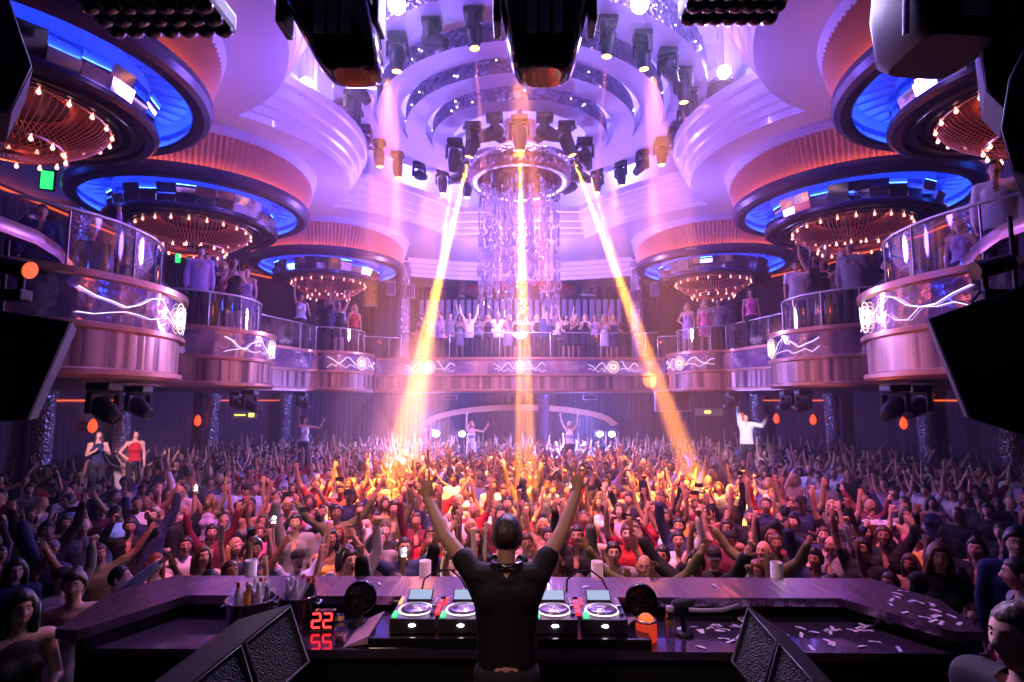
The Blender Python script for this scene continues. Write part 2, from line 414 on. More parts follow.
b2 = bmesh.new(); b2.from_mesh(me); bpy.data.meshes.remove(me)
geo = bmesh.ops.extrude_face_region(b2, geom=b2.faces[:]); bmesh.ops.translate(b2, verts=[g for g in geo['geom'] if isinstance(g, bmesh.types.BMVert)], vec=(0, 0, 1.2))
bmesh.ops.recalc_face_normals(b2, faces=b2.faces[:])
me = bpy.data.meshes.new('balcony_floor'); b2.to_mesh(me); b2.free(); me.transform(Matrix.Translation((0, 0, ZF - 1.2))); me.materials.append(mat('balcony_floor_paint', (.05, .035, .05), .4))
struct(obj('balcony_floor', me), 'dark balcony slab around three sides of the hall', 'floor')
# glass railing in bays
rail = bal(-.28); NAMES = ['the first bulge', 'the recess after the first bulge', 'the middle bulge', 'the recess after the middle bulge', 'the last bulge', 'the corner before the back run']
cuts = [0, 35, 42, 69, 76, 99, 106, 106 + 27, NB - 1 - 99, NB - 1 - 76, NB - 1 - 69, NB - 1 - 42, NB - 1 - 35, NB - 1]
cuts = sorted(set(cuts))
for bi, (i0, i1) in enumerate(zip(cuts, cuts[1:])):
    side = 'green-sign side' if bi < 6 else ('far end' if bi == 6 else 'confetti side')
    k = bi if bi < 6 else (len(cuts) - 2 - bi if bi > 6 else 0)
    nm = 'along the straight back run' if i0 <= NB // 2 <= i1 else 'around ' + NAMES[min(k, 5)]
    pts = rail[i0:i1 + 1]; mid = pts[len(pts) // 2]
    t = thing('glass_railing', 'clear glass railing %s of the balcony, %s' % (nm, side), 'railing', (mid[0], mid[1], 4.91), 0, 'balcony glass railings')
    loc = [(p[0] - mid[0], p[1] - mid[1]) for p in pts]
    HR = .9 if 'straight' in nm else .74
    MB().tube([(*p, HR) for p in loc], .022, 6).build('top_rail', M['steel'], t)
    st = 5
    for a in range(0, len(loc) - 1, st):
        seg = loc[a:a + st + 1]
        MB().sheet([[(*p, .02) for p in seg], [(*p, HR - .03) for p in seg]]).build('glass_panel', M['glass'], t)
        MB().cyl((*seg[0], 0), (*seg[0], HR - .02), .014, n=6).build('post', M['steel'], t)
# swirl reflections and LED lines on the mirrored strip, both as glowing tubes
M['led'] = emis('white_violet_led', (.8, .62, 1.), 2.6); M['reflwarm'] = emis('warm_white_reflection', (1., .72, .58), 2.6)
def medallion(ci, n_c, ang, label, flip):
    cx, cy, r = ci; cx = -cx if flip else cx
    t = thing('light_medallion', label, 'light drawing', (0, 0, 0), 0, 'light drawings on the balcony front')
    def on(a, z, o=.06):
        a = PI - a if flip else a
        return (cx + (r + o) * math.cos(a), cy + (r + o) * math.sin(a), z)
    b = MB()
    for rr in (.10, .15, .205):
        b.tube([on(ang + rr * math.cos(u * PI / 12) / r, 4.555 + rr * 1.05 * math.sin(u * PI / 12)) for u in range(24)], .005, 5, closed=True)
    for u in range(10):
        a = u * PI / 5; b.tube([on(ang + .04 * math.cos(a) / r, 4.555 + .04 * math.sin(a)), on(ang + .1 * math.cos(a) / r, 4.555 + .1 * math.sin(a))], .007, 4)
    b.build('ring_reflection', M['reflwarm'], t)
    rng = random.Random(int(cx * 7 + cy))
    for s in (-1, 1):
        b = MB(); p = []; q = []
        for k in range(9):
            u = .24 + k * (n_c / 8); z = 4.6 + .16 * math.sin(k * 1.1 + s) * (1 - k / 14) + rng.uniform(-.04, .04)
            p.append(on(ang + s * u / r, min(4.76, max(4.35, z)))); q.append(on(ang + s * u / r, min(4.77, max(4.34, 4.40 + rng.uniform(-.03, .12)))))
        b.tube(p, .0065, 5); b.tube(q, .004, 4); b.build('lightning_line', M['led'], t)
sd = ['green-sign side', 'confetti side']
for fl in (0, 1):
    medallion((-7.0, 7.3, 2.2), 1.5, R(18), 'white glowing reflection rings and lightning lines on the first balcony bulge ' + sd[fl], fl)
    medallion((-7.6, 12.7, 1.85), 1.2, R(8), 'white glowing reflection rings and lightning lines on the middle balcony bulge ' + sd[fl], fl)
    medallion((-6.5, 18.6, 1.6), .9, R(-25), 'white glowing reflection rings and lightning lines on the last balcony bulge ' + sd[fl], fl)
for x, w in ((0, 'at the middle of the back balcony front, under the crystals'), (-3.2, 'on the back balcony front beside the yellow beam'), (3.3, 'on the back balcony front beside the orange beam')):
    medallion((0, 50.0, 30.0), .66, R(-90) + x / 30, 'white glowing reflection rings ' + w, 0)

# ------------------------------------------------------------------ columns, cornice strips, sconces, signs
cn = 0
def column(x, y, z0, z1, r, label, m='sparkle'):
    global cn; cn += 1
    b = MB(); b.lathe([(r * 1.25, z0), (r * 1.25, z0 + .12), (r, z0 + .15), (r, z1 - .15), (r * 1.2, z1 - .12), (r * 1.2, z1)], 24, (x, y, 0))
    return struct(b.build('column_%d' % cn, M[m]), label, 'column')
for s in (-1, 1):
    w = 'green-sign side' if s < 0 else 'confetti side'
    column(s * 4.45, 21.4, ZF, ZS, .26, 'mosaic column at the back balcony, ' + w)
    for x, y, nme in ((11.0, 21.5, 'fourth'), (12.0, 18.3, 'third'), (12.2, 15.2, 'second'), (9.0, 24.4, 'fifth')):
        column(s * x, y, ZF, ZS, .24, '%s mosaic pilaster along the upper wall, %s' % (nme, w))
    for x, y, nme in ((12.6, 15, 'first'), (12.6, 18, 'second'), (11.6, 21.5, 'third'), (10, 24.3, 'fourth')):
        column(s * x, y, 0, 3.64, .24, '%s mosaic pilaster along the lower wall, %s' % (nme, w))
column(.95, 23.0, 0, 3.64, .22, 'dark pillar under the back balcony', 'darkdisc')
column(-8.4, 15.2, ZF, ZS, .24, 'mosaic column behind the balcony between middle and last pods')
def amber(pts, z, h, nm, label):
    b = MB(); pts = [(p[0], p[1]) for p in pts]
    b.sheet([[(*p, z) for p in pts], [(*p, z + h) for p in pts]], smooth=False)
    inn = [(p[0] * 1.01, p[1]) for p in pts]; b.sheet([[(*p, z + h) for p in pts], [(*p, z + h) for p in inn]], smooth=False)
    struct(b.build(nm, M['amber']), label, 'light strip')
for s, w, k in ((-1, 'green-sign side', 0), (1, 'confetti side', 3)):
    amber([(s * 12.9, 12), (s * 12.9, 18), (s * 12.0, 21.8), (s * 10.4, 24.7)], 8.62, .07, 'trim_%d' % (11 + k), 'glowing orange cornice strip high on the wall, ' + w)
    amber([(s * 12.9, 10), (s * 12.9, 18)], 3.36, .05, 'trim_%d' % (12 + k), 'glowing orange cornice strip under the balcony, ' + w)
    amber([(s * 11.95, 22), (s * 10.4, 24.6)], 3.36, .05, 'trim_%d' % (13 + k), 'glowing orange cornice strip under the far balcony corner, ' + w)
M['sconce'] = emis('red_sconce', (1., .09, .015), 1.5)
def sconce(x, y, label):
    t = thing('wall_sconce', label, 'wall lamp', (x, y, 2.62), math.atan2(12 - y, -x) - PI / 2, 'red sconces along the lower walls')
    b = MB(); b.lathe([(.0, -.2), (.09, -.14), (.13, -.02), (.10, .12), (.03, .22), (0, .24)], 10); b.build('lamp_shade', M['sconce'], t)
    MB().box((0, -.16, 0), (.08, .14, .3)).build('bracket', M['black'], t)
SL = [(-12.7, 16.9), (-12.05, 21.3), (12.7, 19.2), (11.5, 22.7), (10.6, 23.9), (9.6, 24.9)]
for (x, y), l in zip(SL, ['red wall sconce at the camera end on the green-sign wall', 'second red wall sconce along the green-sign wall', 'largest red wall sconce, below the first bulge on the confetti side', 'second red wall sconce on the confetti side', 'third red wall sconce on the confetti side', 'last red wall sconce on the confetti side']): sconce(x, y, l)
M['green'] = emis('green_sign_glow', (.02, 1., .12), 2.2); M['yellow'] = emis('yellow_sign_glow', (1., .78, .12), 2.5)
def sign(name, c, w, h, m, label, cat, text=None):
    t = thing(name, label, cat, c, math.atan2(-c[0], c[1]) * .6 + 0)
    MB().rbox((0, .03, 0), (w + .08, .06, h + .08), .015).build('housing', M['black'] if m == 'green' else mat('sign_board', (.35, .3, .18), .5), t)
    b = MB()
    if text: 
        for x0, ww, hh in text: b.box((x0, -.006, 0), (ww, .012, hh))
    else: b.box((0, -.006, 0), (w, .012, h))
    b.build('lit_panel', M[m], t); return t
def at(px, py, Y):
    x = (px - 512) / F_PX; v = -(py - 341) / F_PX; d = V((x, math.cos(PITCH) - v * math.sin(PITCH), v * math.cos(PITCH) + math.sin(PITCH)))
    c, s = math.cos(YAW), math.sin(YAW); d = V((c * d.x - s * d.y, s * d.x + c * d.y, d.z)); return V((0, 0, CZ)) + d * (Y / d.y)
sign('exit_sign', at(47, 180, 12.0), .22, .40, 'green', 'green glowing sign under the first chandelier, by the wall', 'sign')
sign('exit_sign', at(115, 200, 16.0), .2, .48, 'green', 'green glowing sign further along the dark wall', 'sign')
sign('exit_sign', at(193, 263, 17.5), .36, .28, 'green', 'green glowing sign below the middle bead chandelier', 'sign')
sign('exit_sign', at(178, 258, 18.0), .14, .3, 'green', 'dim narrow green sign beside the one below the chandelier', 'sign')
sign('hall_sign', at(244, 415, 21.5), .82, .20, 'yellow', 'lit yellow lettered sign under the balcony on the green-sign side', 'sign', [(-.3, .06, .05), (-.22, .06, .05), (-.14, .06, .05), (-.06, .06, .05), (.02, .06, .05), (.2, .08, .15), (.31, .08, .15)])
sign('hall_sign', at(709, 412, 22.5), .95, .20, 'yellow', 'pale sign with one lit yellow block on the confetti side', 'sign', [(-.05, .24, .1)])

# ------------------------------------------------------------------ back of the hall
b = MB()
for (d, z0, z1) in ((0, 8.62, 8.8), (.14, 8.46, 8.62), (.28, 8.30, 8.46), (.42, 8.16, 8.3)):
    pr = [(4.6 * (-1 + 2 * k / 24), 21.0 + d + 1.1 * (1 - (-1 + 2 * k / 24) ** 2)) for k in range(25)]
    b.sheet([[(*p, z0) for p in pr], [(*p, z1) for p in pr]]); b.sheet([[(p[0], p[1] + .14, z0) for p in pr], [(*p, z0) for p in pr]])
struct(b.build('trim_20', M['fascia']), 'triple white curved moulding above the back balcony', 'moulding')
b = MB(); b.lathe([(0, 8.0), (2.2, 7.98), (2.45, 8.06), (2.45, 8.16), (0, 8.2)], 56, (0, 24.4, 0), ry=.8)
struct(b.build('ceiling_red_disc', mat('red_lit_colour', (.55, .06, .04), .4)), 'round red-lit ceiling panel behind the crystal chandelier', 'ceiling')  # red light on the disc is put into its base colour
t = thing('back_bar', 'tall back bar of upright frosted tubes behind the back balcony guests', 'bar', (0, 25.6, ZF))
MB().rbox((0, .1, 1.0), (9.2, .3, 2.0), .04).build('back_panel', M['rim'], t)
MB().rbox((0, -.5, .55), (9.4, .5, 1.1), .04).build('counter', M['darkdisc'], t)
tb = MB(); tb.lathe([(0, 0), (.10, .0), (.11, .04), (.11, 1.0), (.09, 1.06), (0, 1.06)], 10); tm = tb.mesh('frosted_tube', [mat('frosted_tube_glass', (.62, .58, .8), .3)])
for k in range(30): obj('frosted_tube', tm, t, (-4.45 + k * .307, -.32, 1.95))
t = thing('bar_arch', 'orange-brown curved bar canopy under the back balcony', 'canopy', (0, 25.2, 0))
b = MB(); pr = [(-4.3 + 8.6 * k / 24, 0) for k in range(25)]
b.sheet([[(x, 0, 2.3 + .9 * math.sqrt(max(0, 1 - (x / 4.31) ** 2))) for x, _ in pr], [(x, .6, 2.3 + .9 * math.sqrt(max(0, 1 - (x / 4.31) ** 2))) for x, _ in pr]])
b.sheet([[(x, 0, 2.3 + .9 * math.sqrt(max(0, 1 - (x / 4.31) ** 2))) for x, _ in pr], [(x * .94, 0, 2.2 + .75 * math.sqrt(max(0, 1 - (x / 4.31) ** 2))) for x, _ in pr]])
b.build('arch_hood', mat('orange_bar_hood', (.6, .22, .08), .5), t); MB().rbox((0, .3, .6), (8.2, .6, 1.2), .05).build('bar_counter', M['darkdisc'], t)
for s in (-1, 1): MB().rbox((s * 4.2, .3, 1.15), (.25, .5, 2.3), .03).build('post', M['darkdisc'], t)
def speaker(c, d, rz, label, m='steel'):
    t = thing('wall_speaker', label, 'speaker', c, rz)
    MB().rbox((0, 0, 0), d, .02).build('cabinet', mat('grey_cabinet', (.36, .33, .42), .5), t); MB().rbox((0, -d[1] / 2 - .004, 0), (d[0] * .9, .02, d[2] * .88), .006).build('grille', M['rim'], t)
    MB().box((0, d[1] / 2 + .05, d[2] * .3), (.08, .12, .08)).build('bracket', M['black'], t)
speaker(at(672, 401, 19.6), (1.15, .5, .72), -.2, 'big grey speaker box hung under the balcony near the orange beam')
speaker(at(450, 397.5, 19.7), (.48, .2, .16), 0, 'small white speaker under the back balcony, yellow beam side')
speaker(at(590, 397.5, 19.7), (.48, .2, .16), 0, 'small white speaker under the back balcony, beside the pillar')
for px, py, l in ((391, 289, 'white tilted speaker on the green-sign side column'), (410, 292, 'narrow white speaker behind the green-sign side column'), (655, 290, 'white tilted speaker beside the confetti-side mosaic column'), (634, 297, 'narrow white speaker on the inner side of the confetti-side mosaic column')):
    speaker(at(px, py, 20.7), (.34, .3, .5), .25 if px < 512 else -.25, l)
# ================================================================== MOVING HEADS, RING CHANDELIER
RC = V((0, 13.9, 0))
# --- ring chandelier
t = thing('ring_chandelier', 'huge tiered hammered-metal ring chandelier hanging in the dome', 'chandelier', (RC.x, RC.y, 10.6))
def ringpart(name, r_in, r_out, z0, z1, m_side, m_bot, n=120):
    b = MB()
    b.lathe([(r_out, z0), (r_out, z1)], n, mi=0); b.lathe([(r_in, z0), (r_out, z0)], n, mi=1); b.lathe([(r_in, z1), (r_in, z0)], n, mi=0); b.lathe([(r_out, z1), (r_in, z1)], n, mi=1)
    return b.build(name, [m_side, m_bot], t)
for k, (ri, ro, z0, z1) in enumerate([(3.72, 4.55, .0, .62), (3.02, 3.56, -.28, .18), (2.36, 2.86, -.52, -.1), (1.72, 2.2, -.74, -.36)]):
    ringpart('outer_ring' if k == 0 else 'tier_ring', ri, ro, z0, z1, M['hammer'], M['tier'])
    M.setdefault('starbulb', emis('tiny_star_light', (1, .95, 1.), 9))
    sb = MB(); rng = random.Random(k)
    for j in range(26 - k * 4):
        a = rng.uniform(0, 2 * PI); sb.ell((( ro + .005) * math.cos(a), (ro + .005) * math.sin(a), z0 + rng.uniform(.08, .3)), (.016, .016, .016), 6, 4)
    sb.build('star_lights', M['starbulb'], t)['kind'] = 'stuff'
for a in range(6):
    Mx = Matrix.Rotation(a * PI / 3 + .3, 3, 'Z'); b = MB(); b.box(Mx @ V((3.1, 0, .25)), (2.9, .09, .12), Mx); b.build('spoke', M['steel'], t)
    MB().cyl(Mx @ V((4.1, 0, .6)), Mx @ V((4.1, 0, 2.8)), .02, n=6).build('suspension_rod', M['steel'], t)
# --- central crystal drum
dr = thing('crystal_chandelier', 'copper drum chandelier trailing long strands of clear crystal discs', 'chandelier', (0, 13.3, 8.6))
b = MB(); 
P = [(1.0, .12), (1.12, .05), (1.2, .0), (1.24, .06), (1.22, .28), (1.0, .55), (.7, .75), (.45, .95), (.4, 1.3), (.42, 1.5)]
b.lathe(P, 64); b.build('drum', bump(mat('hammered_copper', (.55, .28, .24), .3, .85), 'voronoi', 9, .9, dist=.05), dr)
MB().lathe([(1.0, .12), (1.02, .02), (1.18, -.02), (1.2, .0)], 64).build('drum_lip', M['steel'], dr)
b = MB()
for k in range(6):
    a = k * PI / 3 + PI / 6; pa = [( .42 * math.cos(a), .42 * math.sin(a), .98), (1.0 * math.cos(a), 1.0 * math.sin(a), 1.08), (1.5 * math.cos(a), 1.5 * math.sin(a), 1.06)]
    b.tube(pa, [.10, .07, .05], 8)
b.build('star_arms', M['hammer'], dr)
MB().cyl((0, 0, 1.4), (0, 0, 4.5), .09, n=12).build('stem', M['steel'], dr)
rng = random.Random(5)
M['crystal2'] = mat('clear_crystal', (.93, .88, 1.), .05, .35, spec=1.)
ns = 46
for k in range(ns):
    a = 2 * PI * k / ns + rng.uniform(-.05, .05); r = rng.choice([.98, .98, .86, .62, .42]); b = MB(); L = rng.uniform(2.6, 3.55) if r > .8 else rng.uniform(1.6, 2.7)
    x, y = r * math.cos(a), r * math.sin(a); b.cyl((x, y, .2), (x, y, -L), .004, n=4); z = -rng.uniform(.1, .3)
    while z > -L:
        h = rng.choice([.05, .07, .10, .14, .17]); w = rng.choice([.035, .045, .06])
        Mx = Matrix.Rotation(rng.uniform(0, PI), 3, 'Z') @ Matrix.Rotation(PI / 2, 3, 'X')
        if rng.random() < .5:
            rr = []
            for u in range(12): rr.append(V((x, y, z)) + Mx @ V((w * 1.1 * math.cos(u * PI / 6), h * .8 * math.sin(u * PI / 6), 0)))
            b.tube(rr, .018, 5, closed=True)
        else: b.ell((x, y, z), (w * .9, w * .6, h * .85), 8, 6, Matrix.Rotation(rng.uniform(0, PI), 3, 'Z'))
        z -= h * 1.9 + rng.uniform(.0, .06)
    b.build('crystal_strand', M['crystal2'], dr)

# --- moving head proto
M['lens'] = emis('amber_lens', (1., .42, .05), 14); M['lensoff'] = mat('dark_lens', (.05, .04, .08), .08)
M['head'] = mat('violet_black_housing', (.03, .026, .04), .45)
def moving_head_meshes():
    b = MB(); b.rbox((0, 0, -.05), (.30, .26, .10), .02); base = b.mesh('base', [M['head']])
    y = MB(); y.rbox((0, 0, -.13), (.34, .12, .05), .015)
    for s in (-1, 1): y.rbox((s * .165, 0, -.26), (.035, .11, .26), .012)
    yoke = y.mesh('yoke', [M['head']])
    h = MB(); h.lathe([(0, .15), (.08, .145), (.115, .10), (.12, 0), (.125, -.1), (.105, -.2), (.085, -.27), (.085, -.30), (.075, -.30)], 18)
    for k in range(5): h.lathe([(.123, .06 - k * .028), (.13, .055 - k * .028), (.123, .05 - k * .028)], 18)
    head = h.mesh('head', [M['head']])
    l = MB(); l.lathe([(0, -.305), (.045, -.302), (.077, -.295), (.077, -.28)], 18); 
    return base, yoke, head, l.mesh('lens', [M['lens']]), l.mesh('lens', [M['lensoff']])
HB, HY, HH, HL, HLo = moving_head_meshes()
def moving_head(c, label, group, aim=None, lit=False, s=1., name='moving_head_light'):
    t = thing(name, label, 'stage light', c, 0, group); t.scale = (s, s, s)
    d = (V(aim) - (V(c) + V((0, 0, -.32 * s)))).normalized() if aim is not None else V((0, 0, -1))
    pan = math.atan2(d.y, d.x) + PI / 2; tilt = math.acos(max(-1, min(1, -d.z)))
    obj('base', HB, t); yk = obj('yoke', HY, t); yk.rotation_euler = (0, 0, pan)
    h = obj('head', HH, yk, (0, 0, -.32)); h.rotation_euler = (-tilt, 0, 0)
    h.parent = t; h.location = (0, 0, -.32); h.rotation_euler = (Matrix.Rotation(pan, 3, 'Z') @ Matrix.Rotation(-tilt, 3, 'X')).to_euler()
    l = obj('lens', HL if lit else HLo, h)
    return V(c) + V((0, 0, -.32 * s)) + d * .33 * s, d
LIGHTS = []
def beam(p, d, power, ang, c, length, dens):  # adds a cone of denser haze so the spot's beam shows
    spot(p, d, power, ang, c, .3, .03)
    nm = 'smoke_%.3f' % dens; m = bpy.data.materials.get(nm)
    if m is None:
        m = bpy.data.materials.new(nm); m.use_nodes = True; nt = m.node_tree; nt.nodes.clear(); vo = nt.nodes.new('ShaderNodeOutputMaterial'); vs = nt.nodes.new('ShaderNodeVolumeScatter')
        vs.inputs['Density'].default_value = dens; vs.inputs['Anisotropy'].default_value = .1; nt.links.new(vs.outputs[0], vo.inputs['Volume']); m.cycles.homogeneous_volume = True
    p = V(p); d = V(d); ta = math.tan(R(ang / 2)) * 1.05; b = MB(); b.cyl(p + d * .03, p + d * length, .03 + ta * .03, .03 + ta * length, 20)
    tag(b.build('smoke', m), 'beam-shaped smoke cone added to show a stage light beam under the ring chandelier', 'smoke', 'added smoke cones along the light beams', 'stuff')
def spot(p, d, power, ang, c, blend=.4, size=.04):
    L = bpy.data.lights.new('beam', 'SPOT'); L.energy = power; L.spot_size = R(ang); L.spot_blend = blend; L.color = c; L.shadow_soft_size = size
    o = bpy.data.objects.new('beam_light', L); col.objects.link(o); o.location = p; o.rotation_euler = V(d).to_track_quat('-Z', 'Y').to_euler(); LIGHTS.append(o); return o
def point(p, power, c, size=.2):
    L = bpy.data.lights.new('glow', 'POINT'); L.energy = power; L.color = c; L.shadow_soft_size = size
    o = bpy.data.objects.new('glow_light', L); col.objects.link(o); o.location = p; return o
def area(p, aim, power, c, sx, sy):
    L = bpy.data.lights.new('wash', 'AREA'); L.energy = power; L.color = c; L.shape = 'RECTANGLE'; L.size = sx; L.size_y = sy
    o = bpy.data.objects.new('wash_light', L); col.objects.link(o); o.location = p; o.rotation_euler = (V(aim) - V(p)).to_track_quat('-Z', 'Y').to_euler(); return o
ORANGE = (1., .31, .015); PINKRED = (1., .22, .16)
# outer ring heads
n = 30; rng = random.Random(2)
down = {}
for k in range(n):
    a = -PI / 2 + 2 * PI * k / n; r = 4.12; c = V((RC.x + r * math.cos(a), RC.y + r * math.sin(a), 10.59)); lit = k % 3 != 1
    way = 'starting at the camera end and going round past the side away from green signs'
    aim = c + V((rng.uniform(-.6, .6), rng.uniform(-.5, .5), -6)) if lit else c + V((1.6 * math.cos(a + rng.choice([-1.6, 1.6])), 1.6 * math.sin(a + rng.choice([-1.6, 1.6])), -1.2))
    p, d = moving_head(c, '%s dark moving light round the big outer ring, %s, counted from the camera' % (ORD[k], 'lit amber' if lit else 'unlit and turned'), 'moving lights under the outer ring', aim, lit, 1.2)
    if lit: beam(p, d, 26000, 3.0, PINKRED, 3.2 if k % 2 else 4.5, .06)
# inner heads with the strong yellow beams
INN = [((0, 12.0, 9.62), (0.12, 12.6, 1.4), 1, 3600, 4.6), ((-1.05, 12.3, 9.62), (-3.0, 13.2, 1.4), 1, 3600, 4.4), ((1.05, 12.3, 9.62), (3.9, 12.7, 1.4), 1, 2600, 4.0), ((-1.55, 13.1, 9.62), (-3.1, 16.8, 1.6), 1, 2200, 3.4), ((1.55, 13.1, 9.62), (4.3, 19.6, 4.6), 1, 1500, 3.2),
       ((-.55, 11.9, 9.62), (-2.5, 11.5, 8.2), 0, 0, 0), ((.55, 11.9, 9.62), (2.5, 11.4, 8.2), 0, 0, 0), ((-1.5, 14.4, 9.62), (-4, 13, 8), 0, 0, 0), ((1.5, 14.4, 9.62), (4, 13, 8), 0, 0, 0), ((-.9, 15.3, 9.62), (-2, 14, 6), 0, 0, 0), ((.9, 15.3, 9.62), (2, 14, 6), 0, 0, 0)]
WH = ['with the centre vertical beam', 'with the brightest slanting yellow beam', 'with the slanting beam toward the orange crowd', 'with the thin white-hot slanting beam', 'with the weak orange beam to the back', 'unlit, turned aside next to the slanting yellow beam', 'unlit, turned aside next to the orange beam', 'unlit, behind the drum on the green-sign side', 'unlit, behind the drum on the confetti side', 'unlit, last back on the green-sign side', 'unlit, last back on the confetti side']
for (c, aim, lit, pw, an), w in zip(INN, WH):
    p, d = moving_head(c, 'moving light in the inner ring %s' % w, 'moving lights of the inner ring', aim, bool(lit), 1.25)
    if lit: beam(p, d, pw * 115, an, ORANGE if c[0] < 1.3 else (1., .26, .05), (V(aim) - p).length, .09)
# under-balcony fixtures
UB = [((-5.3, 7.2, 3.62), 'first bulge on the green-sign side'), ((-6.0, 8.9, 3.62), 'shoulder of the first bulge, green-sign side'), ((-6.0, 12.6, 3.62), 'middle bulge on the green-sign side'), ((-6.6, 17.2, 3.62), 'far recess on the green-sign side'), ((-7.6, 15.2, 3.62), 'recess past the middle bulge, green-sign side'),
      ((5.4, 8.3, 3.62), 'first bulge on the confetti side'), ((6.2, 9.0, 3.62), 'shoulder of the first bulge on the confetti side'), ((6.2, 12.6, 3.62), 'middle bulge on the confetti side'), ((6.6, 14.2, 3.62), 'shoulder of the middle bulge on the confetti side'), ((6.3, 17.1, 3.62), 'last bulge on the confetti side')]
for c, w in UB: moving_head(c, 'dark moving light under the balcony, ' + w, 'moving lights under the balcony', (c[0] * .6, c[1] - 1, 2.2), False, 1.0, 'hanging_stage_light')
# cove spot lamps above the mouldings
for k, (px, py, Y) in enumerate([(312, 105, 13), (720, 92, 13), (352, 150, 16), (690, 150, 16), (330, 135, 14.5), (706, 140, 14.5)]):
    c = at(px, py, Y); c.z = min(c.z, 11.5)
    t = thing('cove_spotlight', ['drum-shaped cove spotlight above the first ceiling cusp, green-sign side', 'drum-shaped cove spotlight above the first ceiling cusp, confetti side', 'cove spotlight above the far ceiling lobe, green-sign side', 'cove spotlight above the far ceiling lobe, confetti side', 'cove spotlight between the first cusp and far lobe, green-sign side', 'cove spotlight between the first cusp and far lobe, confetti side'][k], 'stage light', c, 0, 'cove spotlights above the mouldings')
    b = MB(); b.lathe([(0, .3), (.2, .3), (.3, .2), (.34, 0), (.3, -.12), (.2, -.2), (.18, -.36), (0, -.36)], 22); b.build('drum_body', M['head'], t)
    b = MB(); b.box((.5 if px < 512 else -.5, 0, .05), (.5, .06, .1)); b.build('arm', M['head'], t); MB().lathe([(.26, .1), (.36, .12), (.36, .18), (.26, .2)], 22).build('collar', M['steel'], t)
    MB().cyl((0, 0, .3), (0, 0, 13.2 - c.z), .02, n=6).build('suspension_rod', M['steel'], t)

# white lamps glaring over the ring and the cove
M['glare'] = emis('white_glare_lens', (.85, .8, 1.), 60)
for (px, py, Y), w in zip([(397, 5, 8.9), (640, 4, 8.9), (306, 84, 12.5), (724, 72, 12.5)], ['above the ring, green-sign side', 'above the ring, confetti side', 'in the cove by the first ceiling cusp, green-sign side', 'in the cove by the first ceiling cusp, confetti side']):
    c = at(px, py, Y); t = thing('white_spotlight', 'glaring white spotlight ' + w, 'stage light', c, 0, 'white glaring spotlights'); d = (V((0, 0, CZ)) - c).normalized(); Mx = frame_of(d)
    b = MB(); b.lathe([(0, -.3), (.1, -.28), (.15, -.1), (.16, .04), (.15, .05)], 20); b.xf(Mx.to_4x4()); b.build('housing', M['head'], t)
    b = MB(); b.lathe([(.145, .03), (.1, .05), (0, .055)], 20); b.xf(Mx.to_4x4()); b.build('lens', M['glare'], t)
    MB().cyl((0, 0, .05), (0, 0, 13.2 - c.z), .02, n=6).build('suspension_rod', M['steel'], t)
    spot(c + d * .1, d + V((0, 0, .1)), 2600, 60, (.6, .5, 1.), 1., .1)
# blinders on the floor at the back
for (px, py, Y), w in zip([(436, 452, 21.3), (462, 455, 21.3), (600, 450, 21.3), (612, 455, 21.3)], ['next to the yellow beam', 'beside the dancer at the yellow beam', 'beside the dancer at the pillar', 'next to the orange beam']):
    c = at(px, py, Y); c.z = 2.15; t = thing('floor_blinder', 'dazzling blue-white lamp on a pole at the back, ' + w, 'stage light', (c.x, c.y, 0), 0, 'blue-white lamps at the back')
    MB().cyl((0, 0, 0), (0, 0, c.z - .1), .03, n=8).build('pole', M['black'], t); MB().rbox((0, .05, c.z), (.36, .12, .3), .02).build('housing', M['head'], t); MB().ell((0, -.03, c.z), (.12, .03, .1), 14, 8).build('lamp', emis('blue_white_lamp', (.7, .72, 1.), 40), t)
# ================================================================== DJ BOOTH
M['ledge'] = bump(mat('violet_steel_ledge', (.50, .38, .50), .16, .92, coat=.2), 'noise', 3, .16, (5, .4, 1), .03)
M['desk'] = mat('dark_violet_desk', (.05, .035, .07), .16, .0, coat=.5)
LEDGE = [(-2.92, 3.70), (-3.06, 4.42), (-2.82, 4.80), (2.82, 4.80), (3.02, 4.30), (2.88, 3.74), (2.70, 3.74), (2.32, 4.33), (-2.45, 4.33), (-2.76, 3.68)]
t = thing('dj_booth', 'long dark angled DJ counter with a violet metal ledge', 'DJ booth', (0, 4.2, 1.0))
O = V((0, -4.2, -1.0))
def bprism(name, pts, z0, z1, m):
    b = MB(); b.prism([(p[0], p[1] - 4.2) for p in pts], z0 - 1, z1 - 1); return b.build(name, m, t)
bprism('ledge_top', LEDGE, 1.91, 1.97, M['ledge'])
bprism('desk_top', [(-2.72, 3.76), (-2.42, 4.36), (2.32, 4.36), (2.68, 3.76)], 1.78, 1.83, M['desk'])
bprism('front_panel', [(-2.74, 3.80), (-2.9, 3.86), (-2.95, 4.4), (-2.76, 4.70), (2.76, 4.70), (2.93, 4.3), (2.8, 3.86), (2.66, 3.80)], .99, 1.78, M['black'])
bprism('ledge_riser', [(-2.80, 3.72), (-2.98, 4.42), (-2.8, 4.72), (2.8, 4.72), (2.95, 4.28), (2.82, 3.78), (2.72, 3.80), (2.36, 4.37), (-2.47, 4.37), (-2.74, 3.72)], 1.78, 1.91, M['blackgloss'])
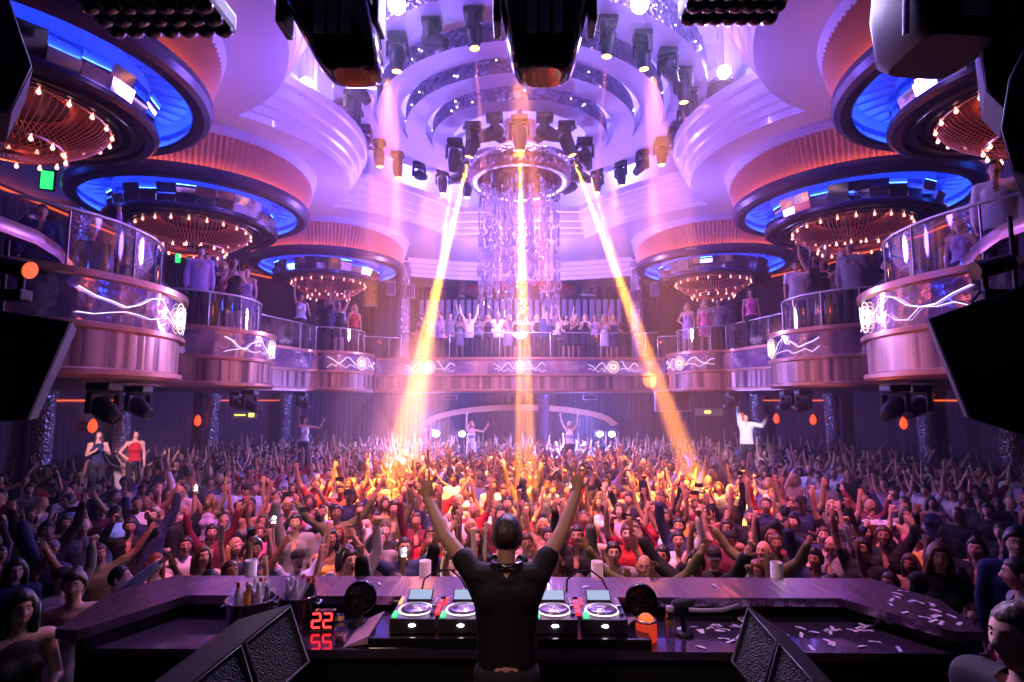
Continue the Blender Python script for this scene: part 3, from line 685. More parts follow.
# stage under the booth and side platforms
b = MB(); b.prism([(-3.1, -1.9), (-3.1, 4.86), (3.1, 4.86), (3.1, -1.9)], 0.0, 0.99); struct(b.build('floor_stage', M['black']), 'black stage floor under the DJ booth', 'stage')
for s, k in ((-1, 'green-sign side'), (1, 'confetti side')):
    b = MB(); b.prism([(s * 3.12, 1.0), (s * 3.12, 5.3), (s * 5.6, 5.3), (s * 5.6, 1.0)][::s], 0, .45); struct(b.build('floor_platform', M['floor']), 'raised dark guest platform beside the stage, ' + k, 'platform')
# riser and players
ZD = 1.83
t = thing('equipment_riser', 'black riser under the row of media players', 'riser', (-.07, 4.0, ZD))
MB().rbox((0, 0, .035), (1.80, .46, .07), .012).build('plinth', M['blackgloss'], t)
b = MB(); b.add([(-.9, -.2, .02), (-.9, .23, .02), (-1.06, .23, .0), (-1.06, -.2, .0), (-.9, -.2, .07), (-.9, .23, .07)], [(0, 3, 2, 1), (4, 5, 2, 3), (0, 4, 3), (1, 2, 5)], 0, False); b.build('end_wedge', mat('pale_violet_laminate', (.62, .36, .5), .35), t)
M['cdj'] = mat('graphite_player', (.05, .042, .055), .35, .3); M['scr'] = emis('pale_blue_screen', (.45, .62, .9), .75); M['jogled'] = emis('jog_ring_light', (1, .85, .95), 1.5)
M['redpad'] = emis('red_pad', (1., .03, .05), 1.3); M['grn'] = emis('green_button', (.05, 1., .25), 1.6); M['orn'] = emis('orange_button', (1., .4, .08), 1.8); M['wled'] = emis('white_front_led', (.9, .92, 1.), 30)
def player(x, label, red):
    t = thing('media_player', label, 'DJ player', (x, 4.02, ZD + .07), 0, 'media players on the booth')
    MB().rbox((0, 0, .05), (.295, .38, .09), .008).build('body', M['cdj'], t)
    tp = Matrix.Rotation(R(3), 3, 'X')
    MB().rbox((0, 0, .098), (.285, .37, .012), .004, tp).build('top_plate', mat('plate', (.20, .15, .22), .3, .6), t)
    jw = MB(); jw.lathe([(0, .128), (.045, .128), (.05, .122), (.085, .122), (.098, .114), (.1, .10)], 32, (0, -.05, 0)); j = jw.build('jog_wheel', mat('jog_metal', (.32, .27, .36), .25, .8), t)
    MB().lathe([(.103, .108), (.114, .113), (.118, .104)], 32, (0, -.05, 0)).build('jog_ring', M['jogled'], j)
    MB().lathe([(0, .1285), (.03, .1285), (.03, .125)], 20, (0, -.05, 0)).build('jog_display', mat('jogdisc', (.6, .55, .65), .3), j)
    s = MB(); s.rbox((0, .135, .135), (.175, .10, .015), .004, Matrix.Rotation(R(28), 3, 'X')); s.build('screen_frame', M['cdj'], t)
    s = MB(); s.box((0, .130, .1435), (.155, .082, .004), Matrix.Rotation(R(28), 3, 'X')); s.build('screen', M['scr'], t)
    b = MB()
    for k in range(2): b.cyl((-.118, -.12 - .05 * k, .1), (-.118, -.12 - .05 * k, .114), .017, n=12)
    b.build('play_button', M['grn'], t)
    b = MB()
    for k in range(4): b.box((-.125, .15 - .035 * k, .11), (.022, .018, .012))
    b.build('cue_buttons', M['orn'] if not red else M['redpad'], t)
    b = MB(); b.box((.118, -.05, .108), (.026, .17, .01)); b.build('tempo_slot', M['black'], t); MB().rbox((.118, -.02, .118), (.03, .02, .02), .004).build('tempo_slider', M['steel'], t)
    b = MB()
    for k in range(3): b.cyl((.118, .075 + .035 * k, .1), (.118, .075 + .035 * k, .114), .011, n=10)
    b.build('knobs', M['white'], t)['kind'] = 'stuff'
    MB().ell((0, -.192, .055), (.022, .006, .008), 10, 6).build('front_light', M['wled'], t)
    if red:
        b = MB()
        for k in range(3): b.box((-.165, .1 - .09 * k, .1), (.03, .07, .02))
        b.build('side_pads', M['redpad'], t)
player(-.70, 'media player at the wedge end of the riser, orange lit jog wheel', False)
player(-.385, "media player beside the DJ's hip with glowing red pads, towards the ice buckets", True)
player(.225, 'media player just past the DJ, on the orange jar side', False)
player(.545, 'media player with red pads next to the orange candle jar', True)
t = thing('dj_mixer', 'black DJ mixer hidden in front of the DJ between the players', 'mixer', (-.08, 4.02, ZD + .07))
MB().rbox((0, 0, .05), (.26, .38, .1), .008).build('body', M['cdj'], t)
kb = MB(); kb.cyl((0, 0, 0), (0, 0, .022), .009, .007, 10); km = kb.mesh('knob', [M['white']])
for i in range(4):
    for j in range(4): obj('knob', km, t, (-.09 + i * .06, -.02 + j * .045, .1))
    MB().box((-.09 + i * .06, -.11, .104), (.012, .08, .01)).build('fader', M['steel'], t)
for x, l in ((-.60, 'green-sign side'), (.44, 'orange jar side')):
    o = MB().tube([(x - .11, 4.24, ZD + .2), (x - .10, 4.3, ZD + .27), (x - .02, 4.33, ZD + .32), (x + .08, 4.36, ZD + .32), (x + .16, 4.36, ZD + .26), (x + .2, 4.37, ZD + .18)], .007, 6).build('cable', M['rubber'])
    tag(o, 'thin black cable arching behind the players, ' + l, 'cable')
# round fixtures on the desk
def round_lamp(x, y, label, tilt):
    t = thing('desk_fan', label, 'fan', (x, y, ZD), 0, 'round black fans on the desk')
    MB().lathe([(0, 0), (.075, 0), (.08, .012), (.03, .03), (.018, .05), (.018, .09)], 20).build('base', M['black'], t)
    Mx = Matrix.Rotation(tilt, 3, 'Z') @ Matrix.Rotation(R(82), 3, 'X'); c = V((0, 0, .185))
    b = MB()
    for rr in (.03, .055, .08, .1): b.tube([c + Mx @ V((rr * math.cos(u * PI / 12), rr * math.sin(u * PI / 12), .03 + .02 * (1 - rr / .1))) for u in range(24)], .003, 4, closed=True)
    for u in range(12): b.tube([c + Mx @ V((.0 + rr * math.cos(u * PI / 6), rr * math.sin(u * PI / 6), .05 - .2 * rr)) for rr in (.01, .06, .105)], .003, 4)
    b.build('grille', M['blackgloss'], t)
    b = MB(); b.lathe([(.0, -.05), (.06, -.045), (.1, -.02), (.112, .0), (.112, .02), (.106, .03)], 32); b.xf(Matrix.Translation(c) @ Mx.to_4x4()); b.build('housing', M['blackgloss'], t)
    b = MB()
    for u in range(5):
        a = u * 2 * PI / 5; b.add([Mx @ V((.015 * math.cos(a), .015 * math.sin(a), .01)) + c, Mx @ V((.09 * math.cos(a - .3), .09 * math.sin(a - .3), .0)) + c, Mx @ V((.09 * math.cos(a + .35), .09 * math.sin(a + .35), .025)) + c], [(0, 1, 2)])
    b.build('blades', M['rubber'], t)
round_lamp(-1.13, 4.18, 'round black desk fan between the red clock and the players', .15)
round_lamp(.84, 4.14, 'round black desk fan behind the orange candle jar', -.1)
# ice buckets with bottles
def bucket(x, y, label, r=.15):
    t = thing('ice_bucket', label, 'ice bucket', (x, y, ZD), 0, 'ice buckets on the desk')
    MB().lathe([(0, 0), (r * .8, 0), (r * .82, .01), (r, .2), (r * 1.04, .205), (r * 1.02, .215), (r * .95, .21), (r * .78, .02), (0, .02)], 32).build('body', mat('bucket_acrylic', (.10, .07, .12), .12, .4, coat=.6), t)
    MB().lathe([(r * .93, .14), (r * .6, .17), (0, .18)], 20).build('ice', bump(mat('ice', (.8, .78, .95), .2), 'voronoi', 30, 1.), t)
    for s in (-1, 1): MB().tube([(s * r * .98, -.03, .17), (s * (r + .03), -.03, .16), (s * (r + .03), .03, .16), (s * r * .98, .03, .17)], .006, 6).build('handle', M['steel'], t)
bucket(-1.86, 4.06, 'wide ice bucket full of little bottles, farther from the players', .16); bucket(-1.56, 4.14, 'smaller ice bucket nearer the red clock', .125)
BC = [('white-capped', (.8, .75, .85), (.8, .8, .85)), ('red-capped', (.75, .7, .8), (.7, .05, .06)), ('amber', (.8, .35, .08), (.8, .3, .1)), ('dark', (.05, .04, .06), (.6, .1, .1))]
def bottle(x, y, z, kind, label, tilt=(0, 0), s=1.):
    t = thing('bottle', label, 'bottle', (x, y, z), random.uniform(0, 6), 'bottles in the ice buckets'); t.rotation_euler = (tilt[0], tilt[1], 0)
    MB().lathe([(0, 0), (.03 * s, 0), (.032 * s, .01), (.032 * s, .11 * s), (.012 * s, .16 * s), (.012 * s, .19 * s)], 14).build('body', mat('bottle_' + kind[0].replace('-', '_'), kind[1], .15, coat=.4), t)
    MB().lathe([(.015 * s, .175 * s), (.015 * s, .205 * s), (0, .208 * s)], 12).build('cap', mat('cap_' + kind[0].replace('-', '_'), kind[2], .4), t)
rng = random.Random(8)
for k in range(9):
    a = k * 2.4; rr = .10 * math.sqrt((k + .5) / 9); kd = BC[(0, 0, 2, 0, 1, 0, 1, 0, 3)[k]]
    bottle(-1.86 + rr * math.cos(a), 4.06 + rr * math.sin(a) * .9, ZD + .13, kd, '%s little bottle, %s of the bunch in the wide ice bucket' % (kd[0], ORD[k]), (rng.uniform(-.35, .35), rng.uniform(-.35, .35)), .95)
for k in range(7):
    a = k * 2.4 + 1; rr = .08 * math.sqrt((k + .5) / 7); kd = BC[(1, 0, 3, 1, 0, 3, 0)[k]]
    bottle(-1.56 + rr * math.cos(a), 4.14 + rr * math.sin(a) * .9, ZD + .13, kd, '%s little bottle, %s of the bunch in the smaller ice bucket' % (kd[0], ORD[k]), (rng.uniform(-.35, .35), rng.uniform(-.35, .35)), .95)
# red clock
t = thing('led_clock', 'small black box with glowing red digits on the desk', 'clock', (-1.36, 4.08, ZD), .1)
MB().rbox((0, 0, .065), (.17, .06, .13), .008).build('case', M['blackgloss'], t)
b = MB()
for cx in (-.038, .038):
    for (dx, dz, w, h) in ((0, .045, .05, .012), (0, 0, .05, .012), (0, -.045, .05, .012), (.027, .022, .012, .04), (-.027, -.022, .012, .04)): b.box((cx + dx, -.031, .07 + dz), (w, .006, h))
b.build('digits', emis('red_digits', (1., .02, .02), 6), t)
def tumbler(x, y, label, c, r=.042, h=.09, em=None):
    t = thing('tumbler_glass', label, 'glass', (x, y, ZD)); MB().lathe([(0, .001), (r * .9, .001), (r, h), (r * .94, h), (r * .82, .012), (0, .012)], 20).build('glass_wall', M['glass'], t)
    MB().lathe([(0, .014), (r * .8, .014), (r * .86, h * .6), (0, h * .6)], 18).build('drink', em or mat('drink_amber', c, .1), t)
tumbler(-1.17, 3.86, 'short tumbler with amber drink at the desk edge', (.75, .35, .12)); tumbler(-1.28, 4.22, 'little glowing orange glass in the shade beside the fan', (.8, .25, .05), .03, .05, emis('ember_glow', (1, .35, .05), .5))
t = thing('candle_jar', 'round orange-red glowing candle jar by the last player', 'candle', (.83, 3.94, ZD))
MB().lathe([(0, 0), (.062, 0), (.068, .01), (.068, .1), (.06, .115), (.052, .115), (.058, .1), (.058, .012), (0, .012)], 24).build('jar', emis('red_candle_glass', (1., .06, .02), .55), t)
MB().lathe([(.066, .118), (.07, .122), (.066, .132), (.055, .134), (.054, .12)], 24).build('collar', M['copper'], t); MB().lathe([(0, .165), (.03, .16), (.045, .145), (.05, .13), (0, .13)], 18).build('lid', emis('orange_candle_lid', (1., .16, .03), 1.3), t)
t = thing('water_bottle', 'slim clear bottle with a dark band beside the candle jar', 'bottle', (.985, 3.93, ZD))
MB().lathe([(0, .002), (.03, .002), (.032, .02), (.026, .07), (.031, .09), (.031, .15), (.024, .19)], 16).build('body', glassy('clear_plastic', (.8, .75, .9), .25), t); MB().lathe([(.0325, .1), (.0325, .14)], 16).build('label_band', mat('dark_label', (.25, .14, .1), .4), t); MB().lathe([(.025, .188), (.026, .215), (0, .218)], 14).build('cap', mat('lilac_cap', (.5, .42, .6), .4), t)
t = thing('desk_microphone', 'black microphone on a crooked desk stand, beside the clear bottle', 'microphone', (1.1, 4.02, ZD))
MB().lathe([(0, 0), (.06, 0), (.062, .012), (.02, .025), (0, .025)], 20).build('base', M['black'], t); MB().tube([(0, 0, .02), (-.01, 0, .12), (-.03, -.01, .18), (-.05, -.01, .2)], .016, 10).build('stem', M['black'], t); MB().capsule((-.05, -.01, .2), (.06, .0, .215), .034, .026, 14).build('head', bump(mat('mic_mesh', (.05, .05, .06), .4, .6), 'voronoi', 200, .6), t)
o = MB().tube([(1.19, 4.2, ZD + .10), (1.3, 4.2, ZD + .095), (1.42, 4.2, ZD + .10), (1.55, 4.22, ZD + .125)], .014, 10).build('hose', mat('grey_hose', (.45, .42, .5), .35)); tag(o, 'short silver-grey hose lying behind the confetti', 'hose')
t = thing('small_dish', 'small pale oval dish at the back of the desk behind the monitor', 'dish', (1.62, 4.24, ZD)); MB().lathe([(0, .004), (.05, .004), (.075, .022), (.07, .024), (.048, .01), (0, .01)], 20).build('bowl', M['white'], t)
# confetti
cm = mat('white_confetti_paper', (.78, .75, .85), .6); rng = random.Random(21)
cb = MB(); cb.add([(-.035, -.011, .0), (.0, -.011, .006), (.035, -.011, .001), (.035, .011, .004), (0, .011, .002), (-.035, .011, .002)], [(0, 1, 4, 5), (1, 2, 3, 4)]); cme = cb.mesh('confetti_strip', [cm])
for k in range(78):
    while True:
        if k < 60: x, y, z = rng.uniform(1.0, 2.45), rng.uniform(3.80, 4.2), ZD + .003; ok = not (abs(x - 1.1) < .08 and abs(y - 4.02) < .08) and not (.9 < x < 1.05 and y < 4)
        else: x, y, z = rng.uniform(2.42, 2.92), rng.uniform(3.85, 4.5), 1.973; ok = x > 2.45 + (4.33 - y) * .5
        if ok: break
    o = obj('confetti_strip', cme, None, (x, y, z)); o.rotation_euler = (rng.uniform(-.1, .1), rng.uniform(-.1, .1), rng.uniform(0, 6.3))
    if k < 60: tag(o, 'small white paper confetti strip lying on the dark desk beyond the bottle', 'confetti', 'confetti strips on the desk')
    else: tag(o, 'small white paper confetti strip lying on the raised corner ledge', 'confetti', 'confetti strips on the corner ledge')
for k, (x, y) in enumerate([(-1.2, 4.0), (-1.45, 3.86), (-1.9, 3.85), (.5, 4.55), (-1.1, 4.6), (-.4, 4.5), (1.5, 4.6), (-1.75, 4.55)]):
    o = obj('confetti_strip', cme, None, (x, y, 1.973 if y > 4.33 else ZD + .003)); o.rotation_euler = (0, 0, k * 1.3)
    tag(o, 'stray white confetti strip ' + ('on the ledge rim above the desk' if y > 4.33 else 'on the desk around the red clock'), 'confetti', 'stray confetti on the ledge' if y > 4.33 else 'stray confetti by the clock')
# tilted twin monitors near the camera
def monitor(P, Q, W, D, label):
    # P: far top corner, Q: near top corner, W: face width vector, D: depth vector
    P, Q, W, D = V(P), V(Q), V(W), V(D); t = thing('stage_monitor', label, 'monitor speaker', tuple(P)); L = Q - P
    b = MB(); z = V((0, 0, 0)); vs = [z, L, L + W, W, D, L + D, L + W + D, W + D]
    b.add(vs, [(3, 2, 1, 0), (4, 5, 6, 7), (0, 1, 5, 4), (1, 2, 6, 5), (2, 3, 7, 6), (3, 0, 4, 7)], 0, False); b.build('cabinet', M['black'], t)
    n = -D.normalized()
    for k in range(3):
        a = L * (k / 3 + .015); c = L * ((k + 1) / 3 - .015); w0 = W * .04; w1 = W * .96; b = MB(); q = [a + w0, c + w0, c + w1, a + w1]
        b.tube([p + n * .006 for p in q], .006, 4, closed=True); b.build('grille_frame', mat('grey_frame', (.16, .13, .18), .5), t)
        b = MB(); b.add([p + n * .003 for p in q], [(0, 1, 2, 3)], 0, False); b.build('grille', M['grille'], t)
M['grille'] = bump(mat('black_grille_cloth', (.012, .010, .014), .6), 'voronoi', 150, .4)
monitor((-1.02, 2.62, 2.50), (-1.36, 2.0, 2.26), (.12, -.06, -.22), (-.35, .25, -.16), 'tilted twin-panel monitor speaker near the ice bucket side')
monitor((1.0, 2.62, 2.50), (1.16, 2.1, 2.28), (-.12, -.1, -.19), (.26, .22, -.2), 'tilted twin-panel monitor speaker in front of the confetti')
for s, l in ((-1, 'ice bucket side'), (1, 'confetti side')):
    t = thing('monitor_stand', 'black post stand under the tilted monitor, ' + l, 'stand', (s * 1.32, 2.5, .99)); MB().cyl((0, 0, .02), (0, 0, 1.02), .03, n=10).build('post', M['black'], t); MB().lathe([(0, 0), (.2, 0), (.2, .015), (0, .03)], 20).build('base', M['black'], t)

# ================================================================== BLACK GEAR HANGING NEAR THE CAMERA
def loft(secs, name, m, parent, n=28, e=3.2):
    b = MB(); rows = []
    for c, ax, ay in secs:
        row = []
        for k in range(n):
            a = 2 * PI * k / n; ca, sa = math.cos(a), math.sin(a)
            row.append((c[0] + ax * math.copysign(abs(ca) ** (2 / e), ca), c[1] + ay * math.copysign(abs(sa) ** (2 / e), sa), c[2]))
        rows.append(row)
    b.sheet(rows, closed=True); b.add(rows[0], [tuple(range(n))]); b.add(rows[-1], [tuple(reversed(range(n)))])
    return b.build(name, m, parent)
def big_head(px, Y, label, lean, w=.27, flip=0):
    p = at(px, 78, Y); t = thing('moving_head_light', label, 'stage light', (p.x, p.y, p.z), 0, 'big moving lights hanging near the camera')
    loft([((lean * 0, 0, 0), w * .45, w * .45), ((lean * .02, 0, .02), w * .66, w * .62), ((lean * .1, 0, .09), w * .80, w * .78), ((lean * .3, 0, .26), w * .95, w * .9), ((lean * .6, 0, .5), w * 1.12, w * .95), ((lean, 0, .85), w * 1.12, w * .95)], 'head', M['blackgloss'], t)
    for c in range(3):
        b = MB()
        for r in range(14): b.box((lean * .28 + (c - 1) * .085, -w * .90 - .004, .17 + r * .017), (.062, .012, .006), Matrix.Rotation(R(-14), 3, 'X'))
        b.build('vent', mat('grey_vent', (.4, .38, .42), .5), t)
    for s in (-1, 1): MB().rbox((lean * .6 + s * w * 1.22, 0, .62), (.05, .22, .55), .02).build('yoke_arm', M['black'], t)
    MB().rbox((lean, 0, 1.1), (.72, .4, .3), .04).build('base', M['black'], t)
    return t
big_head(354, 3.7, 'big black moving light hanging near the camera, tilted toward the white cove light', -.28)
big_head(543, 3.7, 'big black upright moving light hanging over the ring chandelier', .02)
p = at(938, 58, 3.6); t = thing('moving_head_light', 'big black boxy light hanging before the first confetti-side pod', 'stage light', p, 0, 'big moving lights hanging near the camera')
t.rotation_euler = (0, R(5), 0)
loft([((0, 0, 0), .22, .24), ((0, 0, .05), .29, .28), ((.0, 0, .4), .34, .3), ((.02, 0, .8), .34, .3)], 'head', M['black'], t, e=5)
b = MB()
for r in range(13): b.box((.02, -.29, .10 + r * .02), (.15, .02, .008))
b.build('vent', mat('grey_vent_slats', (.4, .38, .42), .5), t)
MB().cyl((-.345, -.2, .0), (-.345, -.2, .8), .02, n=8).build('lit_edge', mat('lit_edge_violet', (.35, .28, .45), .35), t)  # lighter bar stands in for light catching the box edge
def blinder(px0, px1, py, Y, label):
    a, c = at(px0, py, Y), at(px1, py, Y); w = c.x - a.x; t = thing('blinder_panel', label, 'stage light', ((a.x + c.x) / 2, Y, a.z), 0, 'wavy black light panels near the camera')
    MB().rbox((0, .12, .14), (w, .40, .16), .04).build('frame', M['black'], t)
    b = MB(); b.ell((0, 0, 0), (.065, .065, .055), 12, 8); cell = b.mesh('lamp_cell', [M['blackgloss']]); nx = 7
    for i in range(nx):
        for j in range(3): obj('lamp_cell', cell, t, (-w / 2 + .07 + (w - .14) * i / (nx - 1), -.01 + j * .13, .065))
    for s in (-1, 1): MB().cyl((s * w * .3, .12, .2), (s * w * .3, .12, 1.2), .03, n=8).build('hanger', M['black'], t)
blinder(80, 214, 16, 3.6, 'bumpy black lamp panel hanging at the top, near the first pod of the green-sign side'); blinder(690, 796, 2, 3.6, 'bumpy black lamp panel hanging at the top, on the confetti side')
def hung_speaker(pts, Y, dep, label, rot=0):
    P = [at(a, c, Y) for a, c in pts]; c0 = sum(P, V()) / len(P); t = thing('hanging_speaker', label, 'speaker', tuple(c0)); n = len(P)
    vs = [p - c0 for p in P] + [p - c0 + V((dep[0], dep[1], 0)) for p in P]; b = MB()
    b.add(vs, [tuple(range(n)), tuple(reversed(range(n, 2 * n)))] + [(i, n + i, n + (i + 1) % n, (i + 1) % n) for i in range(n)], 0, False); o = b.build('cabinet', M['black'], t)
    o.data.update()
    MB().tube([(p - c0) * .985 + V((0, -.012, 0)) for p in P], .008, 5, closed=True).build('edge_frame', mat('violet_grey_edge', (.14, .11, .19), .4), t)
    b = MB(); b.add([(p - c0) * .95 + V((0, -.006, 0)) for p in P], [tuple(range(n))], 0, False); b.build('grille', M['grille'], t)
    up = max(P, key=lambda p: p.z) - c0; MB().cyl(up * .7 + V((0, dep[1] * .5, 0)), up * .7 + V((0, dep[1] * .5, .8)), .02, n=6).build('hanger', M['black'], t)
hung_speaker([(-40, 304), (72, 322), (29, 420), (-40, 424)], 4.8, (-.35, .5), 'large black tilted speaker below the first bulge, green-sign side')
hung_speaker([(928, 319), (1060, 272), (1060, 446), (968, 418)], 4.8, (.35, .5), 'large black tilted speaker below the first bulge on the confetti side')
hung_speaker([(-60, -30), (0, -30), (33, 68), (12, 112), (-60, 120)], 3.4, (-.4, .4), 'black hanging speaker corner beside the first green-sign side pod')
hung_speaker([(972, -20), (1070, -20), (1070, 60), (1005, 110), (985, 90)], 3.5, (.3, .4), 'black hanging speaker block above the first confetti-side chandelier')
hung_speaker([(1028, 40), (1075, 30), (1075, 190), (1012, 172), (1000, 130), (1008, 80)], 3.2, (.4, .4), 'curved black speaker shell at the edge of the first confetti-side chandelier')
def clamp_light(px, py, Y, label, glow, s=1):
    p = at(px, py, Y); t = thing('clamp_light', label, 'stage light', p, 0, 'small lights clamped by the first bulges')
    MB().cyl((-.16 * s, 0, .05), (.14 * s, 0, -.02), .075, .085, 16).build('barrel', M['black'], t); MB().cyl((.14 * s, 0, -.02), (.155 * s, 0, -.024), .075, n=16).build('lens', M['amber'] if glow else M['lensoff'], t)
    MB().rbox((0, .09, -.08), (.05, .03, .28), .01).build('bracket', M['black'], t); MB().rbox((0, .03, -.24), (.22, .14, .1), .02).build('base', M['black'], t); MB().tube([(-.1, .02, -.2), (-.2, .0, -.3), (-.12, 0, -.42)], .012, 6).build('cable', M['rubber'], t)
clamp_light(14, 268, 4.9, 'small lamp with amber lens above the tilted speaker, green-sign side', True); clamp_light(992, 268, 5.0, 'small dark lamp on a bracket above the tilted speaker on the confetti side', False, -1)
# ================================================================== PEOPLE
M['skin'] = objcol('skin', .5, .4); M['cloth'] = objcol('cloth', .75, .3); M['pants'] = mat('dark_trousers', (.02, .02, .03), .7)
M['hair'] = bump(objcol('hair', .45, .5), 'noise', 60, .5, (1, 1, .15), .01)
M['eye'] = mat('eye_white', (.75, .72, .72), .2); M['iris'] = mat('dark_iris', (.03, .02, .015), .15); M['lip'] = mat('lip', (.42, .13, .12), .4); M['mouth'] = mat('open_mouth', (.10, .015, .015), .4); M['teeth'] = mat('teeth', (.75, .72, .7), .3)
M['band'] = mat('leather_belt', (.03, .02, .02), .5)
def remesh(mb, voxel, smooth=2, name='tmp'):
    me = mb.mesh(name, []); o = bpy.data.objects.new(name, me); col.objects.link(o)
    m = o.modifiers.new('r', 'REMESH'); m.mode = 'VOXEL'; m.voxel_size = voxel; m.use_smooth_shade = True
    if smooth: s = o.modifiers.new('s', 'SMOOTH'); s.iterations = smooth; s.factor = .5
    dg = bpy.context.evaluated_depsgraph_get(); out = bpy.data.meshes.new_from_object(o.evaluated_get(dg))
    bpy.data.objects.remove(o); bpy.data.meshes.remove(me)
    n = len(out.vertices); co_ = np.empty(n * 3, 'f'); out.vertices.foreach_get('co', co_)
    fs = [tuple(p.vertices) for p in out.polygons]; bpy.data.meshes.remove(out)
    return co_.reshape(-1, 3), fs
def gauss(x, z, cx, cz, sx, sz): return math.exp(-((x - cx) / sx) ** 2 - ((z - cz) / sz) ** 2)
def head_pt(u, w, fem=False, infl=0.):
    """point of the head for direction angles u (0 = face front, -y) and w (-pi/2 chin .. pi/2 crown)"""
    dx, dy, dz = math.sin(u) * math.cos(w), -math.cos(u) * math.cos(w), math.sin(w)
    rx, ry, rz = .074, .094, .116
    x, y, z = dx * rx, dy * ry, dz * rz
    if z < 0: k = min(1, -z / rz); x *= 1 - .30 * k ** 1.4; y = y * (1 - .12 * k) - .010 * k
    if dy > 0 and z < -.02: y *= 1 - .35 * min(1, (-z - .02) / .09)
    if dy < -.2:
        f = min(1, (-dy - .2) / .3)
        y += f * (-.024 * gauss(x, z, 0, -.016, .012, .018) - .013 * gauss(x, z, 0, .006, .009, .022) + .012 * (gauss(x, z, .031, .014, .016, .012) + gauss(x, z, -.031, .014, .016, .012))
                  - .006 * (gauss(x, z, .03, .034, .022, .009) + gauss(x, z, -.03, .034, .022, .009)) - .007 * gauss(x, z, 0, -.052, .022, .010) - .008 * gauss(x, z, 0, -.092, .022, .016) - .004 * (gauss(x, z, .046, -.012, .02, .02) + gauss(x, z, -.046, -.012, .02, .02)))
    n = V((dx / rx, dy / ry, dz / rz)).normalized()
    return V((x, y, z)) + n * infl
def head_mb(fem=False, mouth_open=0., seg=30, rows=24):
    b = MB(); vs = []; R_ = []
    for j in range(rows + 1):
        w = -PI / 2 + PI * j / rows; R_.append([head_pt(2 * PI * k / seg, w, fem) for k in range(seg)])
    b.sheet(R_, 0, True, True)
    for s in (-1, 1):
        b.ell((s * .074, .006, .0), (.012, .020, .032), 10, 8, Matrix.Rotation(s * -.35, 3, 'Z'))
        p = head_pt(math.atan2(s * .031, .08), math.asin(.014 / .116)); b.ell(p + V((0, .002, 0)), (.0145, .007, .0085), 10, 8, mi=1); b.ell(p + V((0, -.0045, 0)), (.0062, .0025, .0066), 8, 6, mi=2)
        q = [head_pt(math.atan2(s * x, .08), math.asin(z / .116), False, .0015) for x, z in ((.014, .036), (.028, .041), (.044, .034))]; b.tube(q, [.0035, .004, .002], 5, mi=2)
    if mouth_open > 0:
        p = head_pt(0, math.asin(-.052 / .116)); b.ell(p + V((0, .003, -.003)), (.019, .007, .006 + .016 * mouth_open), 12, 8, mi=4); b.ell(p + V((0, .0005, .004 + .008 * mouth_open)), (.015, .006, .004), 10, 6, mi=5)
        b.tube([p + V((.021 * math.cos(a), -.001 + .004 * abs(math.cos(a)), -.003 + (.009 + .016 * mouth_open) * math.sin(a))) for a in [k * PI / 8 for k in range(16)]], .004, 5, mi=3, closed=True)
    else:
        for zz, r in ((-.047, .0048), (-.056, .0056)):
            q = [head_pt(math.atan2(x, .085), math.asin(zz / .116), False, .0005) for x in (-.023, -.012, 0, .012, .023)]; b.tube(q, [.0015, r * .85, r * .8, r * .85, .0015], 6, mi=3)
    return b
def hair_mb(style):
    b = MB(); seg, rows = 34, 24; R_ = []; rng = random.Random(hash(style) % 1000 if False else len(style) * 7)
    for j in range(rows + 1):
        w = -PI / 2 + PI * j / rows; row = []
        for k in range(seg):
            u = 2 * PI * k / seg; uu = u if u <= PI else u - 2 * PI; p = head_pt(uu, w); au = abs(uu)
            line = .060 if au < .7 else (.060 - (au - .7) * .11)          # hairline height
            if style in ('long', 'wavy', 'bob'): line = .066 if au < .55 else (.066 - (au - .55) * .26)
            if style == 'crop': line += .004
            low = {'short': -.055, 'crop': -.045, 'quiff': -.05}.get(style, -.09)
            line = max(line, low)
            t = max(-1., min(1., (p.z - line) / .014)); h = {'short': .013, 'crop': .006, 'quiff': .014}.get(style, .017)
            if style == 'quiff' and au < 1.2: h += .022 * max(0, (p.z - .06) / .05) * (1.2 - au)
            row.append(head_pt(uu, w, False, (h * t if t > 0 else .012 * t) + (rng.uniform(-1, 1) * (.0045 if style in ('short', 'quiff') else .0026) if t > 0 else 0)))
        R_.append(row)
    b.sheet(R_, 0, True, True)
    if style in ('long', 'wavy', 'bob', 'bun'):
        L = {'long': .36, 'wavy': .30, 'bob': .13, 'bun': 0}[style]
        if L:
            n = 15
            for k in range(n):
                a = -1.95 + 3.9 * k / (n - 1); x0, y0 = .083 * math.sin(a), .012 + .080 * math.cos(a); pth = []
                for q in range(6):
                    f = q / 5; wv = .012 * math.sin(f * 9 + k * 1.7) if style == 'wavy' else .004 * math.sin(f * 5 + k)
                    pth.append((x0 * (1 + .22 * f) + wv, y0 + .02 * f, .03 - (L + .03) * f + rng.uniform(-.01, .01)))
                b.tube(pth, [.022, .026, .026, .024, .019, .006], 7)
        else: b.ell((0, .075, .095), (.045, .045, .042), 12, 8)
    return b
def cap_mb():
    b = MB(); b.lathe([(.086, .035), (.088, .06), (.08, .095), (.055, .122), (.02, .132), (0, .133)], 26, ry=1.18); b.sheet([[(x * .078, -.088 - .0 * abs(x), .042 - .012 * x * x) for x in (-1, -.5, 0, .5, 1)], [(x * .066, -.165 + .03 * x * x, .036 - .014 * x * x) for x in (-1, -.5, 0, .5, 1)]]); return b
def rotx(a): return Matrix.Rotation(a, 3, 'X')
